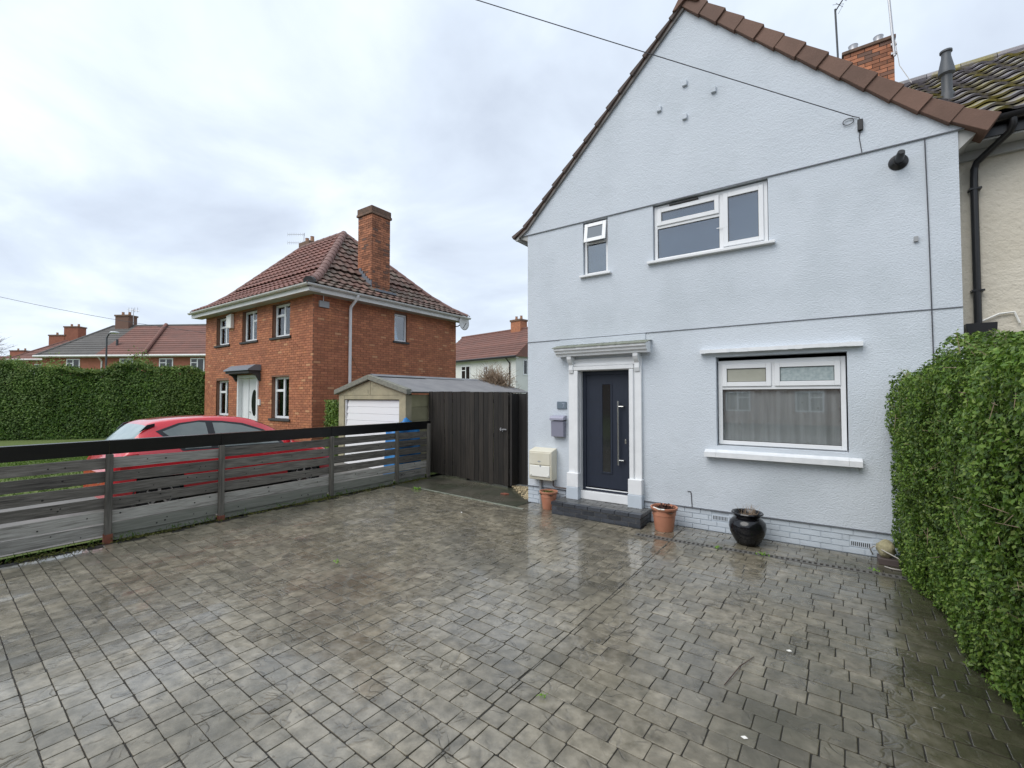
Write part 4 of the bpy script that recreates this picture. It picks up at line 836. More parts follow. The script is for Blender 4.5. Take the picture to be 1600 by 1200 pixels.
def half_gutter(mb, p, q, r, n=10):
    p, q = Vector(p), Vector(q); d = (q-p).normalized(); s = d.cross(Vector((0, 0, 1))).normalized(); P = []
    for e in (p, q):
        for rr in (r, r*.86):
            for k in range(n+1): a = pi+pi*k/n; P.append(e+s*rr*cos(a)+Vector((0, 0, 1))*rr*sin(a))
    m = n+1; Fc = []
    for k in range(n): Fc += [(k, k+1, 2*m+k+1, 2*m+k), (m+k+1, m+k, 3*m+k, 3*m+k+1)]
    Fc += [(0, 2*m, 3*m, m), (n, m+n, 3*m+n, 2*m+n)]; return mb.pts(P, Fc)
half_gutter(MB(), (HW+.22, eaveY-.035, 5.10), (13.1, eaveY-.035, 5.10), .065).build('gutter', 'black', cream, auto=True)
gx = onY(1584, 205, eaveY-.03)[0]; dx_ = onY(1522, 262, NY-.06)
dp_ = MB(); dp_.tube([(gx, eaveY-.035, 5.06), (gx, eaveY-.035, 4.98), (gx-.02, eaveY+.0, 4.92), (dx_[0]+.02, NY-.08, dx_[2]+.05), (dx_[0], NY-.06, dx_[2]-.02), (dx_[0]-.005, NY-.06, 4.5), (dx_[0]-.005, NY-.06, 2.78)], .036, 12)
dpo = dp_.build('downpipe', 'black', cream, auto=True)
for zz in (4.42, 3.2): MB().box(dx_[0]-.055, dx_[0]+.055, NY-.10, NY-.001, zz, zz+.02).build('pipe_clip', 'black', dpo)
hb = MB(); c_ = onY(1530, 520, NY-.08); hb.prism([(c_[0]-.13, 2.81), (c_[0]-.125, 2.72), (c_[0]-.08, 2.66), (c_[0]+.08, 2.66), (c_[0]+.125, 2.72), (c_[0]+.13, 2.81)], NY-.20, NY-.001); hb.build('hopper', 'black', cream, bevel=.004)
MB().tube([(c_[0]+.02, NY-.03, 2.84), (c_[0]+.18, NY-.03, 2.92), (c_[0]+.30, NY-.03, 2.93), (c_[0]+.34, NY-.03, 2.80)], .012, 6).build('white_pipe', 'creamw', cream)
dpo2 = MB(); dpo2.tube([(c_[0], NY-.08, 2.66), (c_[0], NY-.08, .0)], .036, 10); dpo2.build('lower_pipe', 'black', cream)
# roof vent flue
vb = onY(1480, 152, 1.85); vz = ridZ-(ridY-1.85)*(ridZ-eaveZ)/(ridY-eaveY)
vp = thing('roof_vent_pipe', (vb[0], 1.85, vz), 'dark grey vent pipe with a tapered cowl on the mossy tiled roof', 'vent pipe')
MB().lathe([(.10, -.12), (.085, .06), (.062, .10), (.062, .38), (.0, .38)], (vb[0], 1.85, vz), 16).build('pipe', 'lampgrey', vp, auto=True)
MB().lathe([(.062, .34), (.095, .37), (.095, .41), (.055, .62), (.055, .68), (.072, .69), (.072, .715), (.0, .715)], (vb[0], 1.85, vz), 16).build('cowl', 'ventcowl', vp, auto=True)
# chimney on the party wall
CX0, CX1, CY0, CY1, CZ0, CZ1 = onY(1318, 75, 4.05)[0], onY(1397, 75, 4.05)[0], 4.05, 4.60, 6.2, 8.90
chim = MB().box(CX0+.012, CX1-.012, CY0+.012, CY1-.012, CZ0, CZ1-.01).build('chimney', 'mortar_d', cream)
B = bricks(CX0, CX1, 7.2, CZ1-.06, CY0, CY0+.05, bh=.075) + bricks(CY0+.05, CY1, 7.2, CZ1-.06, CX1-.05, CX1, ax='x') + bricks(CY0+.05, CY1, 7.2, CZ1-.06, CX0, CX0+.05, ax='x'); pieces(chim, 'brick', B, 'chimbrick')
cp = MB(); cp.box(CX0-.03, CX1+.03, CY0-.03, CY1+.03, CZ1-.058, CZ1+.012); cp.build('capping', 'chimcap', chim, bevel=.01)
for xx in (CX0+.16, CX1-.22): MB().lathe([(.085, 0), (.075, .12), (.085, .15), (.065, .15), (.065, .0)], (xx, 4.17, CZ1), 14).build('pot', 'metalg', chim, auto=True)
ar1 = onY(1309, 85, 4.25); tvb = thing('television_aerial', (ar1[0], 4.25, 7.6), 'thin television aerial on a bent pole left of the party wall chimney', 'aerial')
t_ = onY(1305, 18, 4.25); MB().tube([(ar1[0]+.03, 4.25, 7.0), (ar1[0], 4.25, ar1[2]), (t_[0], 4.25, t_[2]+.05)], .018, 8).build('pole', 'lampgrey', tvb); e_ = t_ + np.array([.35, -.3, .30])
ae = MB(); ae.tube([t_, e_], .012, 6)
for k in range(5): q = t_+(e_-t_)*(.2+.18*k); ae.tube([q+np.array([-.06, -.07, .02]), q+np.array([.06, .07, -.02])], .004, 5)
ae.tube([t_+np.array([-.04, 0, .16]), t_+np.array([.14, -.1, .02]), t_+np.array([.05, .02, -.06])], .004, 5); ae.build('boom', 'lampgrey', tvb)
MB().tube([(ar1[0]+.03, 4.25, 7.9), (CX0+.02, 4.25, 7.9)], .012, 6).build('bracket', 'lampgrey', tvb)
a2 = onY(1396, 60, 4.0); b2 = onY(1383, -60, 4.0); mp = thing('mast_pole', (a2[0], 4.0, a2[2]), 'tall grey mast pole clamped to the right side of the party wall chimney', 'pole')
MB().tube([(a2[0]+.01, 4.0, a2[2]-.35), (b2[0], 4.0, b2[2])], .022, 8).build('pole', 'metalg', mp); br = MB(); br.box(a2[0]-.04, a2[0]+.05, 4.0, 4.06, a2[2]-.12, a2[2]-.08); br.box(a2[0]-.04, a2[0]+.05, 4.0, 4.06, a2[2]-.3, a2[2]-.26); br.build('clamp', 'metalg', mp)
c3 = onY(1425, 130, 3.8); MB().tube([(a2[0]+.02, 4.0, a2[2]-.05), ((a2[0]+c3[0])/2-.04, 3.95, (a2[2]+c3[2])/2-.05), c3], .006, 5).build('cable', 'cable', mp)

# ================================================================== red brick house next door
RX, RY, RL, RB, RZ = -7.97, .47, -15.50, 6.80, .2
red = thing('red_brick_house', (-11.7, 3.6, RZ), 'detached looking red brick house with hipped pantile roof and a tall side chimney', 'house')
def rect(pl, pr, pt, pb):
    a, b = onY(pl, pb, RY), onY(pr, pb, RY); m = (pl+pr)/2; t, q = onY(m, pt, RY), onY(m, pb, RY); return (a[0], b[0], q[2], t[2])
FW = [rect(338, 357.5, 496, 540), rect(378, 401, 485, 534), rect(425, 452.5, 474, 527), rect(337, 356.5, 594, 650), rect(423.5, 451, 588, 655)]
FD = rect(371, 403, 586, 672); FD = (FD[0], FD[1], .42, FD[3])
sa, sb_ = onX(616.5, 533, RX), onX(636, 533, RX); SWN = (sa[1], sb_[1], sa[2], onX(626, 491, RX)[2])
ETOP = 5.06
wall_with_holes(MB(), RL, RX-.008, RZ-.3, ETOP, FW+[FD], RY+.008, RY+.3).build('front_wall', 'mortar_r', red)
wall_with_holes(MB(), RY+.3, RB, RZ-.3, ETOP, [SWN], RX-.3, RX-.008, ax='x').build('side_wall', 'mortar_r', red)
bw = MB(); bw.box(RL, RL+.3, RY+.3, RB, RZ-.3, ETOP); bw.box(RL+.3, RX-.3, RB-.3, RB, RZ-.3, ETOP); bw.build('rear_wall', 'mortar_r', red)
B = bricks(RL, RX, RZ-.2, ETOP, RY, RY+.03, holes=FW+[FD], bl=.235, bh=.078, j=.013) + bricks(RY+.03, RB, RZ-.2, ETOP, RX-.03, RX, ax='x', holes=[SWN], bl=.235, bh=.078, j=.013)
pieces(red, 'brick', B, 'redbrick', 300, 'brickwork', key=vis_key)
for i, r in enumerate(FW):
    a0, a1, z0, z1 = r; low = i > 2; t = RY+.12; mid = a0+(a1-a0)*(.52); tr = z1-(z1-z0)*.33
    fr = .075
    w_ = window(red, a0+.01, a1-.01, z0+.02, z1-.01, t, -1, fr=fr, dp=.07, bars=[(mid-.04, mid+.04, z0+.095, z1-.085), (a0+.085, mid-.04, tr-.04, tr+.04)] if i != 1 else [(mid-.04, mid+.04, z0+.095, z1-.085), (mid+.04, a1-.085, tr-.04, tr+.04)],
      panes=([(a0+.065, mid-.028, z0+.075, tr-.028, False, 'glass'), (a0+.065, mid-.028, tr+.028, z1-.065, False, 'glass'), (mid+.028, a1-.065, z0+.075, z1-.065, False, 'glass')] if i != 1 else [(a0+.065, mid-.028, z0+.075, z1-.065, False, 'glass'), (mid+.028, a1-.065, z0+.075, tr-.028, False, 'glass'), (mid+.028, a1-.065, tr+.028, z1-.065, False, 'glass')]), backing=None)
    cu = MB(); cu.box(mid-.02, a1, t+.075, t+.08, z0, z1); cu.box(a0, a0+(mid-a0)*.7, t+.075, t+.08, z0, z1); cu.build('curtain', 'netw', w_)
    MB().box(a0-.05, a1+.05, t+.5, t+.52, z0-.05, z1+.05).build('room_shade', 'shade', w_)
    MB().box(a0-.10, a1+.10, RY-.05, RY+.10, z0-.05, z0+.012).build('sill', 'mortar_d', w_)
    if low: MB().prism([(a0-.01, z1-.012), (a0-.01, z1), (a0+(a1-a0)*.25, z1+.035), (a0+(a1-a0)*.75, z1+.035), (a1+.01, z1), (a1+.01, z1-.012)], RY-.003, RY+.02).build('arch_head', 'mortar_r', w_)
w_ = window(red, SWN[0]+.01, SWN[1]-.01, SWN[2]+.01, SWN[3]-.01, RX-.06, 1, ax='x', fr=.06, dp=.06, panes=[(SWN[0]+.07, SWN[1]-.07, SWN[2]+.07, SWN[3]-.07, False, 'glass2')], backing='blind', back_off=.08, name='side_window')
MB().box(RX-.05, RX+.05, SWN[0]-.08, SWN[1]+.08, SWN[2]-.06, SWN[2]+.008).build('sill', 'mortar_d', w_)
MB().box(RX-.003, RX+.002, 5.15, 6.05, 2.54, 2.63).build('kitchen_arch', 'mortar_d', red)
# its front door
d0, d1, dz0, dz1 = FD; dY = RY+.10; dm = d0+(d1-d0)*.42
dl = MB(); dl.box(dm, d1-.09, dY, dY+.04, dz0+.05, dz1-.10); dleaf = dl.build('front_door', 'upvc', red)
f_ = MB(); f_.box(d0, d0+.09, dY-.14, dY+.05, dz0, dz1); f_.box(d1-.09, d1, dY-.14, dY+.05, dz0, dz1); f_.box(d0+.09, d1-.09, dY-.12, dY+.05, dz1-.10, dz1); f_.box(dm-.07, dm, dY-.03, dY+.05, dz0, dz1-.10); f_.build('door_frame', 'upvc', dleaf)
MB().box(d0+.09, dm-.07, dY+.005, dY+.03, dz0, dz1-.10).build('side_panel', 'upvc', dleaf)
ov = []; cx_, cz_ = (dm+d1-.09)/2, dz0+1.32
P = [(cx_+.20*cos(2*pi*k/24), cz_+.46*sin(2*pi*k/24)) for k in range(24)]; MB().prism(P, dY-.012, dY-.002).build('oval_glass', 'doorglass', dleaf)
P = [(cx_+.24*cos(2*pi*k/24), cz_+.51*sin(2*pi*k/24)) for k in range(24)]; MB().prism(P, dY-.009, dY-.001).build('oval_trim', 'upvc', dleaf)
MB().box(cx_-.12, cx_+.12, dY-.012, dY-.001, dz0+.63, dz0+.69).build('letter_flap', 'pot', dleaf)
MB().tube([(dm+.07, dY-.03, dz0+1.0), (dm+.16, dY-.03, dz0+1.0)], .012, 6).build('handle', 'cartrim', dleaf)
# canopy
c0_, c1_ = onY(359, 578, RY-.4), onY(407, 578, RY-.4)
cn = MB(); cn.box(d0-.12, d1+.10, RY-.38, RY-.001, dz1+.04, dz1+.13); can = cn.build('porch_canopy', 'mortar_d', red)
MB().prism([(-.43+RY, dz1+.131), (-.42+RY, dz1+.17), (RY-.18, dz1+.33), (RY-.001, dz1+.33), (RY-.001, dz1+.131)], d0-.17, d1+.15, 'x').build('canopy_roof', 'lead', can)
for xx in (d0-.14, d1+.06): MB().prism([(RY-.001, dz1-.22), (RY-.05, dz1-.21), (RY-.14, dz1-.05), (RY-.26, dz1+.01), (RY-.26, dz1+.038), (RY-.001, dz1+.038)], xx, xx+.07, 'x').build('canopy_bracket', 'mortar_d', can)
q = onY(406, 628, RY); MB().box(q[0]-.06, q[0]+.07, RY-.05, RY-.002, q[2]-.11, q[2]+.09).build('bell_box', 'upvc', red)
q = onY(362, 503, RY); MB().prism([(q[0]-.17, q[2]-.22), (q[0]+.2, q[2]-.26), (q[0]+.2, q[2]+.27), (q[0]-.17, q[2]+.22)], RY-.12, RY-.002).build('alarm_box', 'creamw', red, bevel=.01)
# eaves, roof
EX1, EX0, EY0, EY1 = RX+.38, RL-.38, RY-.38, RB+.38; EZ = 5.26; RID = 8.45; MYY = (EY0+EY1)/2; RXR = EX1-(MYY-EY0); RXL = -14.2
STEPS = [(.55, .29), (.60, .48)]; kick, kz = 1.15, .77
runr = (MYY-EY0)-kick; risr = RID-EZ-kz
sf = MB(); sf.box(EX0, EX1, EY0+.03, RY-.001, 5.04, 5.07); sf.box(RX+.001, EX1-.03, RY-.001, EY1, 5.04, 5.07); sf.build('soffit', 'soffit', red)
fa = MB(); fa.box(EX0, EX1, EY0+.005, EY0+.03, 5.03, 5.19); fa.box(EX1-.03, EX1-.005, EY0+.03, EY1, 5.03, 5.19); fa.build('fascia', 'gutterw', red)
# underlay: the roof body under the tiles, kick at the eaves included
k1 = kick; V = []; sL = (RXL-EX0)/(MYY-EY0)
for (d, z) in ((0, EZ), (STEPS[0][0], EZ+STEPS[0][1]), (k1, EZ+kz)): V += [(EX1-d, EY0+d, z-.05), (EX0+d*sL, EY0+d, z-.05), (EX0+d*sL, EY1-d, z-.05), (EX1-d, EY1-d, z-.05)]
V += [(RXR, MYY, RID-.05), (RXL, MYY, RID-.05)]
Fr = [(3, 2, 1, 0)] + [(r*4+i, r*4+(i+1) % 4, r*4+4+(i+1) % 4, r*4+4+i) for r in (0, 1) for i in range(4)] + [(8, 9, 13, 12), (9, 10, 13), (10, 11, 12, 13), (11, 8, 12)]
rroof = MB().pts(V, Fr).build('roof', 'browntile2', red)
hn = Vector((1, 1, 0)).normalized()
# front slope: keep x < hip plane at right (x - y <= const), x > hip at left
hipR = ((EX1, EY0, 0), tuple(Vector((1, 1, 0)).normalized())); s_l = (RXL-EX0)/(MYY-EY0)
hipL = ((EX0, EY0, 0), tuple(Vector((-1, s_l, 0)).normalized()))
TF = lay((EX0, EY0-.03, EZ-.015), (1, 0, 0), [(0, d_, z_) for d_, z_ in STEPS]+[(0, runr, risr)], EX1-EX0, .285, .335, planes=[((EX1, EY0, 0), tuple(Vector((1, 1, 0)).normalized())), hipL])
TS = lay((EX1+.03, EY0, EZ-.015), (0, 1, 0), [(-d_, 0, z_) for d_, z_ in STEPS]+[(-runr, 0, risr)], EY1-EY0, .285, .335, planes=[((EX1, EY0, 0), tuple(Vector((-1, -1, 0)).normalized())), ((EX1, EY1, 0), tuple(Vector((-1, 1, 0)).normalized()))])
for t in TF: t.m = 'redtile'
for t in TS: t.m = 'browntile2'
AT = sorted(TF+TS, key=vis_key); 
for t in AT[:300]: t.build('tile', t.m, rroof)
for nm, mm in (('front_tile_field', 'redtile'), ('side_tile_field', 'browntile2')):
    r_ = MB(); [r_.pts(t.v, t.f) for t in AT[300:] if t.m == mm]
    if r_.v: stuff(r_.build(nm, mm, rroof))
def hip_run(pts, r, n_per, m):
    for a, b in zip(pts, pts[1:]):
        a, b = Vector(a), Vector(b); n = max(1, round((b-a).length/n_per)); d = (b-a)/n
        for i in range(n): MB().tube([a+d*i-d.normalized()*.02, a+d*(i+1)], [r*1.06, r*.94], 12).build('hip_tile', m, rroof, auto=True)
hip_run([(EX1-.06, EY0+.06, EZ+.03), (EX1-.55, EY0+.55, EZ+.29+.03), (EX1-k1, EY0+k1, EZ+kz+.03), (RXR, MYY, RID+.03)], .135, .36, 'hiptile')
hip_run([(RXR, MYY, RID+.03), (RXL, MYY, RID+.03)], .10, .42, 'hiptile'); hip_run([(EX1-.06, EY1-.06, EZ+.03), (EX1-.55, EY1-.55, EZ+.32), (EX1-k1, EY1-k1, EZ+kz+.03), (RXR, MYY, RID+.03)], .10, .4, 'hiptile')
hip_run([(EX0+.03, EY0+.06, EZ+.03), (EX0+.55*sL, EY0+.55, EZ+.32), (EX0+k1*sL, EY0+k1, EZ+kz+.03), (RXL, MYY, RID+.03)], .09, .4, 'hiptile')
MB().tube([(EX1+.02, EY0-.02, EZ+.02), (EX1-.2, EY0+.2, EZ+.10)], .15, 12).build('hip_end', 'mortar_d', rroof)
gg = half_gutter(MB(), (EX0-.02, EY0-.06, EZ-.03), (EX1+.10, EY0-.06, EZ-.03), .07); gg = half_gutter(gg, (EX1+.06, EY0-.10, EZ-.03), (EX1+.06, EY1, EZ-.03), .07); gg.build('gutter', 'gutterw', red, auto=True)
py_ = onX(547, 520, RX+.05)[1]; dpp = MB(); dpp.tube([(EX1+.06, py_, EZ-.08), (EX1+.05, py_, EZ-.16), (RX+.09, py_, EZ-.42), (RX+.06, py_, EZ-.5), (RX+.06, py_, .2)], .048, 10); dpp.build('downpipe', 'upvc', red, auto=True)
q = onX(500, 474, RX+.04); fl_ = MB(); fl_.box(RX+.002, RX+.06, q[1]-.02, q[1]+.30, q[2]-.10, q[2]+.09); fl_.build('floodlight', 'greyp', red); MB().tube([(RX+.03, q[1]+.12, 5.04), (RX+.03, q[1]+.12, q[2])], .014, 6).build('light_stem', 'upvc', red)
MB().tube([(RX+.01, q[1]+.3, q[2]), (RX+.01, py_-.3, q[2]-.13), (RX+.01, py_, q[2]-.16)], .008, 5).build('light_cable', 'pot', red); MB().tube([(RX+.01, py_+.03, 3.4), (RX+.015, py_+.3, 2.9), (RX+.02, py_+.8, 2.45)], .008, 5).build('side_cable', 'pot', red)
# side chimney
hX = -8.40; ya = onX(580, 440, hX)[1]; yb = onX(609, 440, hX)[1]; hX0 = onY(560, 330, ya)[0]; ct = onX(580, 322, hX)[2]
chm = MB().box(hX0+.012, hX-.012, ya+.012, yb-.012, 5.3, ct).build('chimney', 'mortar_d', red)
B = bricks(hX0, hX, 5.45, ct-.24, ya, ya+.05, bl=.235, bh=.080, j=.012)+bricks(ya+.05, yb, 5.45, ct-.24, hX-.05, hX, ax='x', bl=.235, bh=.080, j=.012)+bricks(ya+.05, yb, 5.6, ct-.24, hX0, hX0+.05, ax='x', bl=.235, bh=.080, j=.012); pieces(chm, 'brick', B, 'chimbrick', 300, 'brickwork')
MB().box(hX0-.05, hX+.05, ya-.05, yb+.05, ct-.238, ct-.15).build('corbel', 'chimcap', chm, bevel=.008); MB().box(hX0-.03, hX+.03, ya-.03, yb+.03, ct-.149, ct+.05).build('cap', 'chimcap', chm, bevel=.015)
MB().lathe([(.14, 0), (.13, .05), (.11, .07), (.0, .07)], (hX0+.25, ya+.25, ct+.05), 12).build('flaunching', 'chimcap', chm); MB().box(hX0+.1, hX-.12, yb-.42, yb-.08, ct+.05, ct+.085).build('flaunching', 'chimcap', chm, bevel=.015)
fls = MB()
rz = lambda x: float(np.interp(EX1-x, [0, .55, k1, k1+runr], [EZ, EZ+.29, EZ+kz, RID]))
for k in range(6):
    x0 = hX+.03-(hX-hX0)*k/6*.9; x1 = hX+.03-(hX-hX0)*(k+1)/6*.9; fls.box(x1, x0, ya-.035, ya-.004, rz(x0)-.05, rz(x1)+.20)
fls.box(hX, hX+.30, ya-.05, yb+.06, rz(hX+.15)-.02, rz(hX+.15)+.05); fls.build('flashing', 'lead', chm)
# far chimney over the ridge with two aerials' elements
q = onY(482, 380, 5.2); MB().box(q[0]-.55, q[0]+.35, 5.0, 5.5, 6.6, q[2]+.05).build('rear_chimney', 'chimcap', red, bevel=.02)
for dx in (-.2, .25): MB().lathe([(.1, 0), (.085, .22), (.10, .24), (.0, .24)], (q[0]+dx, 5.25, q[2]+.05), 10).build('chimney_pot', 'pot', red)
ra = thing('ridge_aerial', (q[0]-.5, 5.25, q[2]), 'pair of yagi television aerials on the rear chimney of the red brick house', 'aerial')
ra_ = MB(); ra_.tube([(q[0]-.5, 5.25, q[2]-.1), (q[0]-.5, 5.25, q[2]+.62)], .02, 6)
for zz in (.12, .55):
    a = Vector((q[0]-.45, 5.25, q[2]+zz)); b = a+Vector((-.95, -.35, .10)); ra_.tube([a, b], .012, 5)
    for k in range(9): p = a+(b-a)*(k/8); ra_.tube([p+Vector((0, 0, -.09)), p+Vector((0, 0, .09))], .007, 4)
ra_.build('elements', 'metalg', ra)
sd_ = onX(716, 505, RX+.2); dish = thing('satellite_dish', (RX+.1, RB-.1, sd_[2]), 'white satellite dish on the rear corner of the red brick house', 'satellite dish')
q = (RX+.34, RB+.02, sd_[2]); 
MB().lathe([(0, 0), (.12, .012), (.22, .045), (.30, .09), (.30, .10), (.21, .06), (0, .02)], q, 20, 'x').build('dish', 'gutterw', dish, smooth=True); MB().tube([q, (RX+.15, RB-.05, sd_[2]-.12), (RX+.001, RB-.06, sd_[2]-.12)], .022, 6).build('arm', 'cartrim', dish); MB().tube([(RX+.36, RB, sd_[2]-.25), (RX+.60, RB-.05, sd_[2]-.03)], .012, 6).build('feed_arm', 'cartrim', dish)

# ------------------------------------------------------------------ sectional concrete garage
GX1, GY0, GY1 = -3.82, .47, 5.6; GX0 = -6.55; GXM = (GX0+GX1)/2; GE = 2.03; GR = 2.40; GZ = .05
gar = thing('concrete_garage', (GXM, 3, GZ), 'low concrete sectional garage with white ribbed door and grey corrugated roof', 'garage')
fp = MB(); fp.box(GX0, GX0+.24, GY0-.06, GY0+.14, GZ, GE-.04); fp.build('front_pier', 'gconc', gar, bevel=.006); fp = MB(); fp.box(GX1-.24, GX1, GY0-.06, GY0+.14, GZ, GE-.04); fp.build('front_pier', 'gconc', gar, bevel=.006)
for s, a, b in ((1, GX0, GXM-.006), (-1, GXM+.006, GX1)):
    pl_ = [(a, GE-.04), (b, GE-.04), (b, GR-.02), (a, GE+.03)] if s > 0 else [(a, GE-.04), (b, GE-.04), (b, GE+.03), (a, GR-.02)]
    MB().prism(pl_, GY0-.055, GY0+.06).build('gable_panel', 'gconc', gar, bevel=.006)
MB().box(GX0+.2, GX1-.2, GY0-.05, GY0+.05, GE-.15, GE-.042).build('lintel', 'gconc', gar, bevel=.006)
for s in (1, -1):
    xe = GX0-.12 if s > 0 else GX1+.12
    MB().pts([(xe, GY0-.14, GE-.02), (GXM, GY0-.14, GR+.0), (GXM, GY0-.14, GR+.13), (xe, GY0-.14, GE+.11), (xe, GY0+.02, GE-.02), (GXM, GY0+.02, GR+.0), (GXM, GY0+.02, GR+.13), (xe, GY0+.02, GE+.11)], [(0, 1, 2, 3), (7, 6, 5, 4), (0, 4, 5, 1), (1, 5, 6, 2), (2, 6, 7, 3), (3, 7, 4, 0)]).build('verge_board', 'gverge', gar, bevel=.008)
# slightly open ribbed door, leaning in at the top
gd = thing_parent = MB(); nr = 10; gz1 = GE-.16
for k in range(nr):
    z0 = .06+(gz1-.06)*k/nr; z1 = .06+(gz1-.06)*(k+1)/nr-.012; ty = lambda z: GY0+.02-.10*(1-(z/gz1))
    gd.pts([(GX0+.30, ty(z0), z0), (GX1-.245, ty(z0), z0), (GX1-.245, ty(z1)-.006, z1), (GX0+.30+.06*(z1/gz1), ty(z1)-.006, z1), (GX0+.30, ty(z0)+.03, z0), (GX1-.245, ty(z0)+.03, z0), (GX1-.245, ty(z1)+.03, z1+.012), (GX0+.30+.06*(z1/gz1), ty(z1)+.03, z1+.012)], [(0, 1, 2, 3), (3, 2, 6, 7), (0, 3, 7, 4), (1, 5, 6, 2), (4, 7, 6, 5), (0, 4, 5, 1)])
gd.build('garage_door', 'gdoor', gar); MB().box(GX0+.25, GX0+.285, GY0-.02, GY0+.1, .06, gz1).build('door_jamb', 'gdoor', gar); MB().box(GX0+.2, GX1-.2, GY0+.3, GY0+.32, .05, GE).build('interior', 'dark', gar)
npn = 4; y = GY0+.145
for k in range(8):
    yb_ = y+.62
    for j in range(6):
        z0 = GZ+.33*j; MB().box(GX1-.07, GX1-.02, y, yb_-.05, z0, min(z0+.322, GE-.03)).build('panel', 'gpanel', gar)
    MB().box(GX1-.075, GX1, yb_-.049, yb_-.001, GZ, GE-.03).build('panel_rib', 'gconc', gar); y = yb_
MB().box(GX0, GX0+.06, GY0+.15, GY1, GZ, GE-.03).build('left_wall', 'gpanel', gar); MB().box(GX0+.06, GX1-.08, GY1-.06, GY1, GZ, GE-.03).build('rear_wall', 'gpanel', gar)
def corrugated(x0, x1, z0, z1, y0, y1, nm):
    n = int((y1-y0)/.0365*2); P = []
    for (x, z) in ((x0, z0), (x1, z1)):
        for k in range(n+1): P.append((x, y0+(y1-y0)*k/n, z+(.017 if k % 2 else -.017)))
    MB().grid(P, n+1, 2).build(nm, 'corr', gar, auto=False)
L3 = [(GY0-.02, 2.3), (2.22, 4.0), (3.92, GY1+.1)]
for k, (y0, y1) in enumerate(L3): corrugated(GXM, GX1+.16, GR+.10+.012*k, GE+.045+.012*k, y0, y1, 'roof_sheet'); corrugated(GXM, GX0-.16, GR+.10+.012*k, GE+.045+.012*k, y0, y1, 'roof_sheet')
MB().prism([(GXM-.16, GR+.10), (GXM, GR+.155), (GXM+.16, GR+.10), (GXM+.16, GR+.085), (GXM, GR+.14), (GXM-.16, GR+.085)], GY0-.04, GY1+.1).build('ridge_cap', 'corr', gar)
# ivy clump between garage and red house
q = onZ(520, 668, .3); iv = thing('ivy_shrub', (-6.95, .7, .25), 'bright green ivy covered post between the garage and the red brick house', 'shrub')
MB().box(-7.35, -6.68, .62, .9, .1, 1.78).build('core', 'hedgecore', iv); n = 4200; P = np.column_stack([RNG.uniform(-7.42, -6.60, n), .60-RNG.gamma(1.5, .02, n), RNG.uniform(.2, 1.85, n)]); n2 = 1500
P = np.vstack([P, np.column_stack([-6.66+RNG.gamma(1.5, .02, n2), RNG.uniform(.6, .95, n2), RNG.uniform(.2, 1.85, n2)])]); leaves(P, np.vstack([np.tile([0, -1., .3], (n, 1)), np.tile([1., 0, .3], (n2, 1))]), .055, 'foliage', 'leafI', iv, aspect=.8)
tw = MB()
for k in range(26): b0 = Vector((random.uniform(-7.3, -6.7), .7, 1.75)); tw.tube([b0, b0+Vector((random.gauss(0, .12), random.gauss(0, .05), random.uniform(.03, .16))), b0+Vector((random.gauss(.1, .15), -.05, random.uniform(.02, .12)))], .004, 4, False)
stuff(tw.build('stems', 'deadleaf', iv))
# blue sheeting heaped behind the end of the fence
bs = MB(); n = 16; P = []
for j in range(n):
    for i in range(n):
        u, v = i/(n-1), j/(n-1); e = min(u, 1-u, v, 1-v); h = .06 if e < .02 else 1.18+.24*v*(1-abs(u-.5))+.07*sin(9*u+5*v)+.05*sin(17*v-6*u)-.25*max(0, .18-e)/.18
        P.append((-3.98+.42*u+.05*sin(7*v), -.15+.85*v, h))
bs.grid(P, n, n); tag(bs.build('blue_sheet', 'blue', smooth=True), 'crumpled bright blue plastic sheet heaped behind the end of the board fence', 'plastic sheet')

# ================================================================== red hatchback on the neighbour's drive
car = thing('red_hatchback', (-5.12, -3.15, .1), 'red three door hatchback parked on the drive behind the board fence', 'car')
CXC, CYR, CZ0_ = -5.12, -4.97, .08
ST = np.array([# s, belt z, top z, belt half-width, roof half-width, low half-width
 (0.00, .62, .66, .66, .55, .66), (0.05, .78, .84, .76, .62, .74), (0.14, .93, 1.00, .80, .62, .79), (0.30, .97, 1.20, .815, .60, .825), (0.55, .975, 1.43, .82, .565, .84), (0.80, .965, 1.485, .825, .57, .845),
 (1.20, .95, 1.515, .825, .575, .845), (1.65, .935, 1.515, .825, .575, .845), (2.10, .92, 1.46, .82, .56, .845), (2.50, .91, 1.30, .815, .56, .845), (2.85, .91, 1.08, .80, .60, .845), (3.02, .90, .965, .79, .62, .845),
 (3.40, .83, .885, .75, .60, .825), (3.68, .70, .77, .70, .55, .78), (3.82, .52, .60, .60, .45, .68), (3.86, .42, .47, .52, .40, .60)])
SS = np.linspace(0, 3.86, 62)
def smooth_i(x, xp, fp):
    # Catmull-Rom through the stations
    i = int(np.clip(np.searchsorted(xp, x)-1, 0, len(xp)-2)); t = (x-xp[i])/(xp[i+1]-xp[i]); p0, p1, p2, p3 = fp[max(i-1, 0)], fp[i], fp[i+1], fp[min(i+2, len(fp)-1)]
    m1 = (p2-p0)/(xp[min(i+1, len(xp)-1)]-xp[max(i-1, 0)])*(xp[i+1]-xp[i]); m2 = (p3-p1)/(xp[min(i+2, len(xp)-1)]-xp[i])*(xp[i+1]-xp[i])
    return (2*t**3-3*t**2+1)*p1+(t**3-2*t**2+t)*m1+(-2*t**3+3*t**2)*p2+(t**3-t**2)*m2
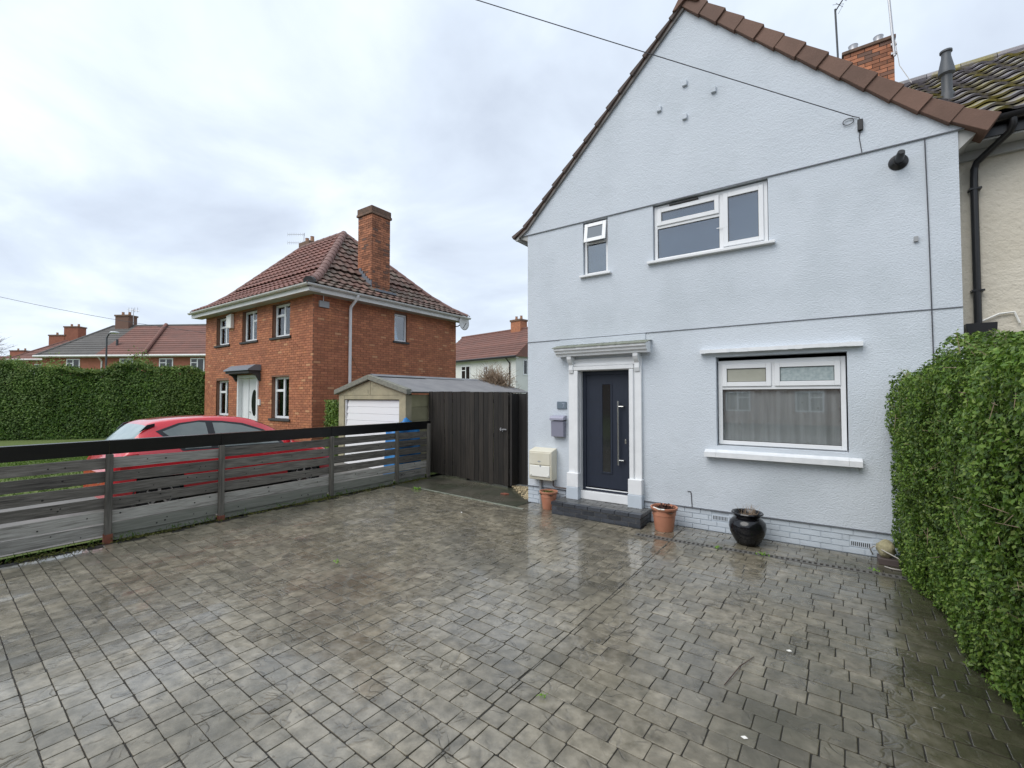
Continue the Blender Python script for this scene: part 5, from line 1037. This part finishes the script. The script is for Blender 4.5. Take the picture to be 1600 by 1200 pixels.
def section(s):
    b, t, bw, rw, lw = [smooth_i(s, ST[:, 0], ST[:, k]) for k in range(1, 6)]
    lo = .20 if .2 < s < 3.6 else .26
    pts = [(lw*.90, lo), (lw*.985, lo+.08), (lw, (lo+b)/2), (lw*1.0, b-.10), (bw, b)]
    for k in range(1, 6): q = k/5; pts.append((bw+(rw-bw)*(q**1.15), b+(t-.035-b)*q))
    pts += [(rw*.93, t-.015), (rw*.75, t-.004), (rw*.4, t+.004), (0, t+.006)]
    return pts
NSEC = len(section(1.)); ring_pts = []
for s in SS:
    sec = section(s); full = [(x, z) for x, z in sec] + [(-x, z) for x, z in sec[-2::-1]]; ring_pts.append([(CXC+x, CYR+s, CZ0_+z) for x, z in full])
NR = len(ring_pts[0])
def cell_kind(i, j):
    s = (SS[i]+SS[i+1])/2; jj = j if j < NSEC-1 else NR-2-j
    roof = jj >= 9
    if roof and .17 < s < .53: return 'rear_window'
    if roof and 2.20 < s < 2.98: return 'windscreen'
    # wheel arches
    return 'body'
groups = {}
for i in range(len(SS)-1):
    for j in range(NR-1):
        q = [ring_pts[i][j], ring_pts[i][j+1], ring_pts[i+1][j+1], ring_pts[i+1][j]]
        k = cell_kind(i, j); c = np.mean(q, 0)
        jj = j if j < NSEC-1 else NR-2-j
        if jj <= 3:
            for wy in (CYR+.62, CYR+3.08):
                if hypot(c[1]-wy, c[2]-CZ0_-.29) < .36: k = None
        if k: groups.setdefault(k, []).append(q)
def from_cells(cells, off=0.):
    idx = {}; P = []; Fc = []
    for q in cells:
        f_ = []
        for p in q:
            key = tuple(round(v, 5) for v in p)
            if key not in idx: idx[key] = len(P); P.append(p)
            if idx[key] not in f_: f_.append(idx[key])
        if len(f_) > 2: Fc.append(tuple(f_))
    return MB().pts(P, Fc)
for k, cells in groups.items():
    nm = {'body': 'body', 'trim': 'window_trim'}.get(k, k[:-2] if k.endswith(('_a', '_b')) else k)
    from_cells(cells).build(nm, 'carred' if k == 'body' else ('cartrim' if k == 'trim' else ('carrear' if k == 'rear_window' else 'carglass')), car, smooth=True)
def half_w(s, z):
    sec = section(s)[1:11]; return float(np.interp(z, [q[1] for q in sec], [q[0] for q in sec]))
def overlay(poly, off, side):
    bm = bmesh.new(); bm.faces.new([bm.verts.new((p[0], 0, p[1])) for p in poly])
    for k in range(60): bmesh.ops.bisect_plane(bm, geom=list(bm.verts)+list(bm.edges)+list(bm.faces), plane_co=(.05*k+.5, 0, 0), plane_no=(1, 0, 0))
    for k in range(14): bmesh.ops.bisect_plane(bm, geom=list(bm.verts)+list(bm.edges)+list(bm.faces), plane_co=(0, 0, .93+.04*k), plane_no=(0, 0, 1))
    bm.verts.index_update(); o_ = MB().pts([(CXC+side*(half_w(v.co.x, v.co.z)+off), CYR+v.co.x, CZ0_+v.co.z+off*.3) for v in bm.verts], [tuple(v.index for v in f_.verts) for f_ in bm.faces]); bm.free(); return o_
for sd2 in (1, -1):
    wt = overlay([(.60, 1.30), (.78, 1.12), (.93, .96), (2.70, .935), (2.34, 1.23), (1.95, 1.375), (1.6, 1.43), (1.25, 1.455), (.93, 1.42)], .004, sd2).build('window_trim', 'cartrim', car, smooth=True)
    overlay([(.69, 1.29), (.82, 1.16), (.97, .99), (1.36, .985), (1.33, 1.41), (1.22, 1.425), (.95, 1.39)], .008, sd2).build('rear_side_window', 'carwin', wt, smooth=True)
    overlay([(1.47, .98), (2.58, .965), (2.27, 1.215), (1.92, 1.34), (1.6, 1.395), (1.44, 1.405)], .008, sd2).build('front_side_window', 'carwin', wt, smooth=True)
MB().pts(ring_pts[0], [tuple(range(NR))]).build('rear_panel', 'carred', car); MB().pts(ring_pts[-1], [tuple(range(NR-1, -1, -1))]).build('nose_panel', 'carred', car)
MB().box(CXC-.74, CXC+.74, CYR+.1, CYR+3.7, CZ0_+.2, CZ0_+.45).build('floor_pan', 'seatcloth', car)
for (dx, dy) in ((-.36, 1.35), (.36, 1.35), (0, .70)):
    wv = .22 if dx else .55; MB().box(CXC+dx-wv, CXC+dx+wv, CYR+dy, CYR+dy+.14, CZ0_+.45, CZ0_+1.02).build('seat_back', 'seatcloth', car, bevel=.04)
    if dx: MB().box(CXC+dx-.12, CXC+dx+.12, CYR+dy+.02, CYR+dy+.1, CZ0_+1.03, CZ0_+1.2).build('headrest', 'seatcloth', car, bevel=.03)
for s in (-1, 1):
    MB().box(CXC+s*.70-.08, CXC+s*.70+.08, CYR+.20, CYR+.42, CZ0_+.98, CZ0_+1.30) if False else None
    tl_ = MB(); tl_.prism([(.10, .72), (.30, .80), (.34, .97), (.17, .96)], 0, .05, 'x'); tl_.v = [(CXC+s*(.80)-.02+v[0]*(1 if s > 0 else -1)*.9, CYR+v[1], CZ0_+v[2]) for v in tl_.v]; tl_.build('tail_light', 'taillens', car)
    fin = MB(); fin.prism([(.40, 1.30), (.60, 1.385), (.60, 1.43), (.50, 1.41)], 0, .02, 'x'); fin.v = [(CXC+s*.585+v[0]*s, CYR+v[1], CZ0_+v[2]) for v in fin.v]; fin.build('spoiler_end', 'cartrim', car)
    hl = MB(); hl.prism([(3.45, .66), (3.74, .58), (3.70, .68), (3.42, .76)], 0, .04, 'x'); hl.v = [(CXC+s*.70+v[0]*s, CYR+v[1]-.02, CZ0_+v[2]) for v in hl.v]; hl.build('headlight', 'headlens', car)
    MB().box(*sorted((CXC+s*.83, CXC+s*.99)), CYR+2.62, CYR+2.72, CZ0_+.93, CZ0_+1.05).build('door_mirror', 'carred', car, bevel=.03)
    for wy in (.62, 3.08):
        cx_ = CXC+s*.76; wc = (cx_, CYR+wy, CZ0_+.29)
        ty = MB().lathe([(.19, -.08), (.27, -.085), (.288, -.06), (.29, 0), (.288, .06), (.27, .085), (.19, .08), (.19, -.08)], wc, 28, 'x'); wh = ty.build('wheel', 'tyre', car, auto=True)
        rm = MB(); rm.lathe([(.19, -.07), (.19, .07), (.175, .07), (.175, -.07), (.19, -.07)], wc, 24, 'x'); rm.lathe([(0, -.02), (.05, -.02), (.05, s*.055), (0, s*.06)], wc, 14, 'x')
        for k in range(5):
            a = 2*pi*k/5+.3; d = Vector((0, cos(a), sin(a))); c = Vector((cx_+s*.045, CYR+wy, CZ0_+.29)); n_ = Vector((0, -sin(a), cos(a)))*.022; n2 = Vector((s*.015, 0, 0))
            rm.pts([c+d*.03+n_+n2, c+d*.18+n_*.7+n2, c+d*.18-n_*.7+n2, c+d*.03-n_+n2, c+d*.03+n_-n2, c+d*.18+n_*.7-n2, c+d*.18-n_*.7-n2, c+d*.03-n_-n2], [(0, 1, 2, 3), (7, 6, 5, 4), (0, 4, 5, 1), (2, 6, 7, 3)])
        rm.build('rim', 'alloy', wh)
        MB().lathe([(.30, -.12*s), (.36, -.12*s), (.36, .02*s), (.345, .075*s), (.33, .02*s), (.30, -.12*s)], (CXC+s*.765, CYR+wy, CZ0_+.29), 28, 'x').build('wheel_arch', 'cartrim', car)
MB().tube([(CXC, CYR+.42, CZ0_+1.30), (CXC-.02, CYR+.22, CZ0_+1.07)], .009, 5).build('rear_wiper', 'cartrim', car)
MB().box(CXC-.26, CXC+.26, CYR-.012, CYR+.01, CZ0_+.50, CZ0_+.61).build('rear_plate', 'headlens', car)

# ================================================================== hedge and houses beyond
hA, hB = np.array([-24.5, -9.3]), np.array([-15.75, .75]); hd_ = (hB-hA)/np.linalg.norm(hB-hA); hn_ = np.array([hd_[1], -hd_[0]]); hL = float(np.linalg.norm(hB-hA))
lh = thing('garden_hedge', (*(hA+hB)/2, .35), 'long tall dark green garden hedge behind the red car, beside the red brick house', 'hedge')
def hh(s): return 2.98+.12*np.sin(s*1.3)+.09*np.sin(s*3.1+1)+.05*np.sin(s*7.7)
co = MB(); n = 40; P = []
for i in range(n):
    s = hL*i/(n-1); q = hA+hd_*s; h = float(hh(s))-.15
    for (d, z) in ((-.10, .2), (-.16, h*.5), (-.22, h-.15), (-.5, h), (-.95, h), (-1.1, .2)): P.append((*(q+hn_*d), z))
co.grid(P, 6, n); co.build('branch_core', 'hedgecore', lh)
n = 62000; s = RNG.uniform(0, hL, n); z = .22+RNG.uniform(0, 1, n)*(hh(s)-.2); d = -.22*np.clip(z/3, 0, 1)**2 + .05*np.sin(1.7*s+.6*z)+.03*np.sin(4.1*s-1.1*z)*np.sin(2.3*z+s)-RNG.gamma(1.5, .045, n)+.10
P1 = np.column_stack([hA[0]+hd_[0]*s+hn_[0]*d, hA[1]+hd_[1]*s+hn_[1]*d, z]); N1 = np.column_stack([np.full(n, hn_[0]), np.full(n, hn_[1]), np.full(n, .5)])
m_ = 16000; s = RNG.uniform(0, hL, m_); d = RNG.uniform(-1.1, -.05, m_); z = hh(s)+RNG.normal(0, .07, m_)+.03; P2_ = np.column_stack([hA[0]+hd_[0]*s+hn_[0]*d, hA[1]+hd_[1]*s+hn_[1]*d, z])
leaves(np.vstack([P1, P2_]), np.vstack([N1, np.tile([0, 0, 1.], (m_, 1))]), .085, 'foliage', 'leafL', lh, tilt=1.1, aspect=.5)
m_ = 9000; s = RNG.uniform(0, hL, m_); bump_ = np.maximum(0, np.sin(s*1.9)+.6*np.sin(s*4.7+2)); d = RNG.uniform(-.9, .05, m_); z = hh(s)+np.abs(RNG.normal(0, .14, m_))*(.4+bump_)+.02
leaves(np.column_stack([hA[0]+hd_[0]*s+hn_[0]*d, hA[1]+hd_[1]*s+hn_[1]*d, z]), RNG.normal(0, 1, (m_, 3)), .09, 'top_shoots', 'leafT', lh, aspect=.45)
m_ = 16000; s = RNG.uniform(0, hL, m_); f_ = RNG.uniform(0, 1, m_)**.45; z = .3+f_*(hh(s)-.3); k_ = np.sin(s*1.1+.5)+np.sin(s*2.7)+RNG.normal(0, .5, m_) > .1; s, z = s[k_], z[k_]; d = -.22*np.clip(z/3, 0, 1)**2+.17+RNG.normal(0, .05, len(s))  # paler leaves, denser upward, put top-lit brightness into the hedge colour
leaves(np.column_stack([hA[0]+hd_[0]*s+hn_[0]*d, hA[1]+hd_[1]*s+hn_[1]*d, z]), np.tile([hn_[0], hn_[1], .8], (len(s), 1)), .08, 'top_lit_leaves', 'leafLit', lh, aspect=.45)
# grass blades of the lawn in front of the hedge
n = 26000; x = RNG.uniform(-16.5, -6.6, n); y = RNG.uniform(-8.0, -1.5, n); zz = np.interp(-x, [3.4, 6.5, 8.0, 14, 60], [.03, .15, .38, .36, .3])+.02
gr = leaves(np.column_stack([x, y, zz]), np.column_stack([RNG.normal(0, 1, n), RNG.normal(0, 1, n), np.full(n, .2)]), .09, 'lawn_grass', 'grassblade', None, tilt=.5, aspect=.14); gr['label'] = 'short green lawn grass behind the board fence'

def shell_house(name, O, ang, W, D, eave, label, wallmat, roofs, rid, hipl=0., hipr=0., base=.2, cat='house', kids=None, over=.35, rows=14):
    """far house: local x along the facade, y away; roofs = list of (x0,x1,mat) slabs on the front slope, stepped by tile courses"""
    ca, sa = cos(ang), sin(ang); xf = lambda p: (O[0]+p[0]*ca-p[1]*sa, O[1]+p[0]*sa+p[1]*ca, p[2])
    t = thing(name, (*xf((W/2, D/2, 0))[:2], base), label, cat)
    w_ = MB(xf); w_.box(0, W, 0, D, base, eave); w_.build('wall', wallmat, t)
    for (x0, x1, m) in roofs:
        r = MB(xf); gl_ = MB(xf)
        for k in range(rows):
            f0, f1 = k/rows, (k+1)/rows
            def xl(f): return max(x0, -over+hipl*f) if x0 <= 0 else x0
            def xr(f): return min(x1, W+over-hipr*f) if x1 >= W else x1
            y0, y1 = -over+(D/2+over)*f0, -over+(D/2+over)*f1; z0, z1 = eave+(rid-eave)*f0, eave+(rid-eave)*f1
            a0, a1, b0, b1 = (xl(f0) if x0 > 0 else -over+hipl*f0), (xr(f0) if x1 < W else W+over-hipr*f0), (x0 if x0 > 0 else -over+hipl*f1), (x1 if x1 < W else W+over-hipr*f1)
            r.pts([(a0, y0, z0+.06), (a1, y0, z0+.06), (b1, y1, z1), (b0, y1, z1), (a0, y0, z0), (a1, y0, z0)], [(0, 1, 2, 3), (4, 5, 1, 0)])
        r.build('roof_slope', m, t)
    bk = MB(xf); A = (-over, D+over, eave); Bp = (W+over, D+over, eave); rl, rr = (-over+hipl, D/2, rid), (W+over-hipr, D/2, rid)
    bk.pts([A, Bp, rr, rl, (-over, -over, eave), (W+over, -over, eave)], [(1, 0, 3, 2), (0, 4, 3), (5, 1, 2)]); bk.build('rear_roof', roofs[-1][2], t)
    if not hipl: MB(xf).prism([(0, eave), (D, eave), (D/2, rid-.05)], .0, .2, 'x').build('gable', wallmat, t)
    if not hipr: MB(xf).prism([(0, eave), (D, eave), (D/2, rid-.05)], W-.2, W, 'x').build('gable', wallmat, t)
    for (p, q) in ((rl, rr),)+(((-over, -over, eave), rl),)*(hipl > 0)+(((W+over, -over, eave), rr),)*(hipr > 0): MB(xf).tube([p, q], .12, 8).build('ridge_tiles', roofs[0][2], t)
    MB(xf).tube([(-over, -over-.06, eave-.02), (W+over, -over-.06, eave-.02)], .09, 8).build('gutter', 'gutterw' if wallmat != 'farwhite' else 'black', t)
    MB(xf).box(-over, W+over, -over, 0, eave-.14, eave-.08).build('soffit', 'soffit', t)
    def win(x0, x1, z0, z1, y=-.03):
        f = MB(xf); fr = .09; f.box(x0, x0+fr, y, .02, z0, z1); f.box(x1-fr, x1, y, .02, z0, z1); f.box(x0+fr, x1-fr, y, .02, z0, z0+fr); f.box(x0+fr, x1-fr, y, .02, z1-fr, z1); m = (x0+x1)/2; f.box(m-.05, m+.05, y, .02, z0+fr, z1-fr); f.box(x0+fr, m-.05, y, .02, z1-.42, z1-.35)
        o = f.build('window', 'upvc', t); g_ = MB(xf); g_.box(x0+fr, x1-fr, y+.012, -.002, z0+fr, z1-fr); g_.build('pane', 'doorglass', o)
    def chimney(x, y, w2, d2, z0, z1, pots=2, mm='chimbrick'):
        c = MB(xf); c.box(x-w2, x+w2, y-d2, y+d2, z0, z1-.15); o = c.build('chimney', mm, t); k = MB(xf); k.box(x-w2-.06, x+w2+.06, y-d2-.06, y+d2+.06, z1-.15, z1); k.build('cap', 'chimcap', o)
        for i in range(pots): p = MB(xf); p.lathe([(.12, 0), (.10, .3), (.12, .32), (0, .32)], (x-w2*.5+w2*i/max(1, pots-1), y, z1), 10); p.build('chimney_pot', 'pot', o)
    return t, xf, win, chimney
# the pair across the road: dark tiles left, red tiles right
Z = 38.
L0 = deep(66, 556, Z*1.02); L1 = deep(240, 557, Z)
ang = math.atan2(L1[1]-L0[1], L1[0]-L0[0]); Wd = 19.
t, xf, win, chm_ = shell_house('semi_detached_pair', (L0[0], L0[1]), ang, Wd, 7.2, L0[2]-.05, 'brick pair of houses across the road with half grey, half red hipped roof', 'farbrick', [(0., 5.2, 'fardark'), (5.2, Wd, 'farred')], L0[2]+3.1, hipl=3.2, hipr=4.6)
ez = L0[2]
for x0 in (2.3, 7.2, 10.8, 13.6): win(x0, x0+1.25, ez-1.55, ez-.28)
for x0 in (2.3, 10.8): win(x0, x0+1.4, 1.0, 2.3)
chm_(4.1, 3.6, .66, .45, ez+2.2, ez+4.1, 2, 'chimbrick')
MB(xf).tube([(9.8, -.45, ez+.12), (8.2, 3.5, ez+3.2)], .15, 8).build('party_verge', 'farred', t); MB(xf).tube([(5.6, -.42, ez-.1), (5.6, -.05, ez-.5), (5.6, -.05, .3)], .06, 8).build('downpipe', 'gutterw', t)
MB(xf).tube([(6.0, .9, ez+.8), (6.0, .9, ez+1.5)], .09, 8).build('soil_vent', 'lampgrey', t)
a = xf((5.0, 3.4, ez+3.2)); fa_ = thing('roof_aerial', a, 'small television aerial on the chimney of the pair across the road', 'aerial'); am = MB(); am.tube([a, (a[0], a[1], a[2]+1.5)], .03, 5); am.tube([(a[0]-.5, a[1]-.3, a[2]+1.45), (a[0]+.5, a[1]+.3, a[2]+1.25)], .025, 5)
for k in range(4): am.tube([(a[0]-.4+.25*k, a[1]-.24+.15*k, a[2]+1.15), (a[0]-.4+.25*k, a[1]-.24+.15*k, a[2]+1.6)], .018, 4)
am.build('elements', 'metalg', fa_)
# second pair behind, on the left
M0 = deep(20, 562, 50.); t, xf, win, chm_ = shell_house('far_brick_house', (M0[0], M0[1]), ang+.05, 16, 7., M0[2], 'smaller brick house with brown roof and two chimneys far behind the left hedge', 'farbrick', [(0., 16., 'farred')], M0[2]+2.9, hipl=4., hipr=4.)
for x0 in (2.5, 4.4, 6.3): win(x0, x0+1.1, M0[2]-1.9, M0[2]-.5)
for (px, w2) in ((90, 1.0), (112, .85)):
    q = deep(px, 520, 53.); lx = (q[0]-M0[0])*cos(ang+.05)+(q[1]-M0[1])*sin(ang+.05); ly = -(q[0]-M0[0])*sin(ang+.05)+(q[1]-M0[1])*cos(ang+.05); chm_(lx, 3.4, w2, .5, M0[2]+1.2, M0[2]+(3.2 if px == 90 else 4.2), 2, 'farbrick')
K0 = deep(-110, 566, 62.); t, xf, win, chm_ = shell_house('distant_roof_house', (K0[0], K0[1]), ang, 12, 7., K0[2]-.6, 'distant house whose brick chimney stack shows above the left end of the hedge', 'farbrick', [(0., 12., 'farred')], K0[2]+1.0, hipl=3., hipr=3.); chm_(9.4, 3.5, 1.1, .6, K0[2], K0[2]+1.9, 2, 'farbrick')
# white house between red house and ours
Q0 = deep(806, 557, 33.); ang2 = radians(-10); Wd = 9.5
O_ = (Q0[0]-(Wd+.0)*cos(ang2), Q0[1]-(Wd)*sin(ang2)); t, xf, win, chm_ = shell_house('white_rendered_house', O_, ang2, Wd, 5.6, Q0[2], 'white rendered house with plain red tiled roof behind the concrete garage', 'farwhite', [(-.01, Wd+.01, 'farred')], Q0[2]+2.55, rows=13, over=.3)
win(Wd-3.55, Wd-3.05, Q0[2]-1.25, Q0[2]-.5); win(Wd-6.4, Wd-5.2, Q0[2]-1.6, Q0[2]-.4)
MB(xf).tube([(Wd-.75, -.35, Q0[2]-.05), (Wd-.6, -.06, Q0[2]-.45), (Wd-.6, -.06, .2)], .05, 8).build('downpipe', 'black', t); chm_(Wd-2.5, 2.9, .55, .4, Q0[2]+1.8, Q0[2]+3.35)
gw = MB(xf); gw.box(Wd-.01, Wd+.03, .75, 1.65, Q0[2]-1.35, Q0[2]-.15); gwo = gw.build('window', 'upvc', t); gw = MB(xf); gw.box(Wd+.03, Wd+.04, .85, 1.15, Q0[2]-1.25, Q0[2]-.25); gw.box(Wd+.03, Wd+.04, 1.25, 1.55, Q0[2]-1.25, Q0[2]-.25); gw.build('pane', 'doorglass', gwo)
# bare twiggy bush behind the garage
bc = deep(772, 612, 15.5); bush = thing('bare_bush', (bc[0], bc[1], .2), 'bare brown twiggy bush rising behind the garage roof', 'bush')
tw = MB()
for k in range(900):
    a = random.uniform(0, 2*pi); el = random.uniform(.15, 1.5); r = random.uniform(.55, 1.0); d = Vector((cos(a)*cos(el)*1.05, sin(a)*cos(el)*.8, sin(el)*1.0)); s0 = Vector((bc[0], bc[1], 2.0)); p1 = s0+d*(.35*r)+Vector([random.gauss(0, .12) for _ in range(3)]); p2 = s0+d*(.75*r)+Vector([random.gauss(0, .14) for _ in range(3)]); p3 = s0+d*(1.0*r)+Vector([random.gauss(0, .16) for _ in range(3)])
    tw.tube([p1, p2, p3], [.009, .007, .003], 3, False)
stuff(tw.build('twigs', 'twig', bush)); st_ = MB()
for k in range(14): a = 2*pi*k/14; st_.tube([(bc[0]+.1*cos(a), bc[1]+.1*sin(a), .15), (bc[0]+.25*cos(a), bc[1]+.25*sin(a), 1.1), (bc[0]+.6*cos(a), bc[1]+.5*sin(a), 1.9)], [.04, .03, .012], 6)
stuff(st_.build('stems', 'bark', bush))
# street lamp across the road
lb = deep(165, 600, 32.); lt_ = deep(165, 520, 32.)[2]; lamp = thing('street_lamp', (lb[0], lb[1], .3), 'dark street lamp post with pale lantern before the pair across the road', 'street lamp')
MB().lathe([(.12, 0), (.12, 1.2), (.07, 1.25), (.05, lt_-.3), (0, lt_-.3)], (lb[0], lb[1], .0), 10).build('post', 'lampgrey', lamp); dxr = Vector(_rt)
MB().tube([(lb[0], lb[1], lt_-.35), Vector((lb[0], lb[1], lt_-.05))+dxr*.15, Vector((lb[0], lb[1], lt_))+dxr*.35], .045, 6).build('arm', 'lampgrey', lamp)
hdm = MB(); c_ = Vector((lb[0], lb[1], lt_+.02))+dxr*.55; hdm.lathe([(0, -.10), (.20, -.06), (.30, .0), (.22, .07), (0, .10)], c_, 14); hdm.build('lantern', 'lamphead', lamp, smooth=True)
# telephone wire on the left, and the tip of a bare tree
w0, w1 = deep(-60, 450, 26.), deep(340, 522, 30.); tag(MB().tube([w0+(w1-w0)*t+np.array([0, 0, -.25*4*t*(1-t)]) for t in np.linspace(0, 1, 16)], .012, 5).build('street_wire', 'dcable'), 'thin telephone wire crossing the sky above the roofs across the road', 'wire')
tb = deep(-75, 620, 20.); tree = thing('bare_tree', (tb[0], tb[1], .3), 'bare leafless tree beside the left end of the hedge, twig tips against the sky', 'tree')
tr = MB(); br_ = MB()
tr.tube([(tb[0], tb[1], .2), (tb[0]+.05, tb[1], 2.2), (tb[0], tb[1]+.05, 4.0)], [.16, .12, .09], 8); tr.build('trunk', 'bark', tree)
def branch(p, d, L, r, lev):
    q = p+d*L*.55+Vector([random.gauss(0, .06*L) for _ in range(3)]); e2 = p+d*L; br_.tube([p, q, e2], [r, r*.75, r*.4], 5, False)
    if lev:
        for k in range(4): nd = (d+Vector([random.gauss(0, .55) for _ in range(3)])).normalized(); branch(p+d*L*random.uniform(.45, 1), nd, L*.6, r*.45, lev-1)
for k in range(9):
    a = 2*pi*k/9+.2; branch(Vector((tb[0], tb[1], 3.2+.09*k)), Vector((cos(a), sin(a), .75)).normalized(), 1.35, .05, 3)
br_.build('crown', 'bark', tree)

# ================================================================== small things on the patio
def weed(px, py, n, r, label):
    c = onZ(px, py); P = np.column_stack([c[0]+RNG.normal(0, r, n), c[1]+RNG.normal(0, r*.7, n), .012+np.abs(RNG.normal(0, r*.35, n))])
    o = leaves(P, np.column_stack([RNG.normal(0, .6, n), RNG.normal(0, .6, n), np.ones(n)]), r*.9, 'weed', 'weed', None, aspect=.5); del o['kind']; tag(o, label, 'weed', 'weeds on the patio')
weed(651, 765, 60, .05, 'small green weed at the pale edging before the timber gate'); weed(526, 880, 14, .03, 'small green weed growing out of the open patio'); weed(1121, 857, 22, .03, 'small green weed in the drain left of the black pot'); weed(1193, 868, 30, .035, 'small green weed in the drain beside the black pot'); weed(1368, 893, 18, .03, 'small green weed in the drain before the stone garden light'); weed(848, 1092, 26, .02, 'small green weed in the saw cut joint of the patio')
for (px, py, lab) in ((1233, 1018, 'pale scrap of litter lying on the patio towards the hedge'), (1163, 1154, 'pale curled scrap of litter on the wide patio paving'), (721, 801, 'tiny pale pebble on the patio before the gates')):
    c = onZ(px, py); o = MB(); r = .012; o.pts([(c[0]-r*1.6, c[1], .006), (c[0], c[1]-r*.7, .004), (c[0]+r*1.6, c[1]+.002, .008), (c[0]+.002, c[1]+r*.7, .012)], [(0, 1, 2, 3)]); o.pts([(c[0]-r*1.6, c[1], .004), (c[0], c[1]-r*.7, .002), (c[0]+r*1.6, c[1]+.002, .006), (c[0]+.002, c[1]+r*.7, .010)], [(3, 2, 1, 0)]); tag(o.build('litter_scrap', 'letterp'), lab, 'litter')
a, m_, b = onZ(1132, 1072), onZ(1158, 1046), onZ(1178, 1028); tag(MB().tube([(a[0], a[1], .008), (m_[0]-.01, m_[1]+.01, .014), (b[0], b[1], .008)], [.003, .003, .002], 6).build('fallen_twig', 'deadleaf'), 'thin reddish brown twig lying on the patio', 'twig')

# the brick terrace across the street behind the camera: the front window mirrors it
t, xf, win, chm_ = shell_house('opposite_terrace', (22, -26), pi, 40, 7., 5.1, 'brick terrace across the street, mirrored in the front window', 'farbrick', [(0., 40., 'fardark')], 8.0)
for k in range(10):
    for z0 in (1.0, 3.4): win(1.5+k*4, 3.0+k*4, z0, z0+1.3)
structure(MB().box(-60, 60, -20, -12, -.2, -.05).build('road', 'asphalt'))
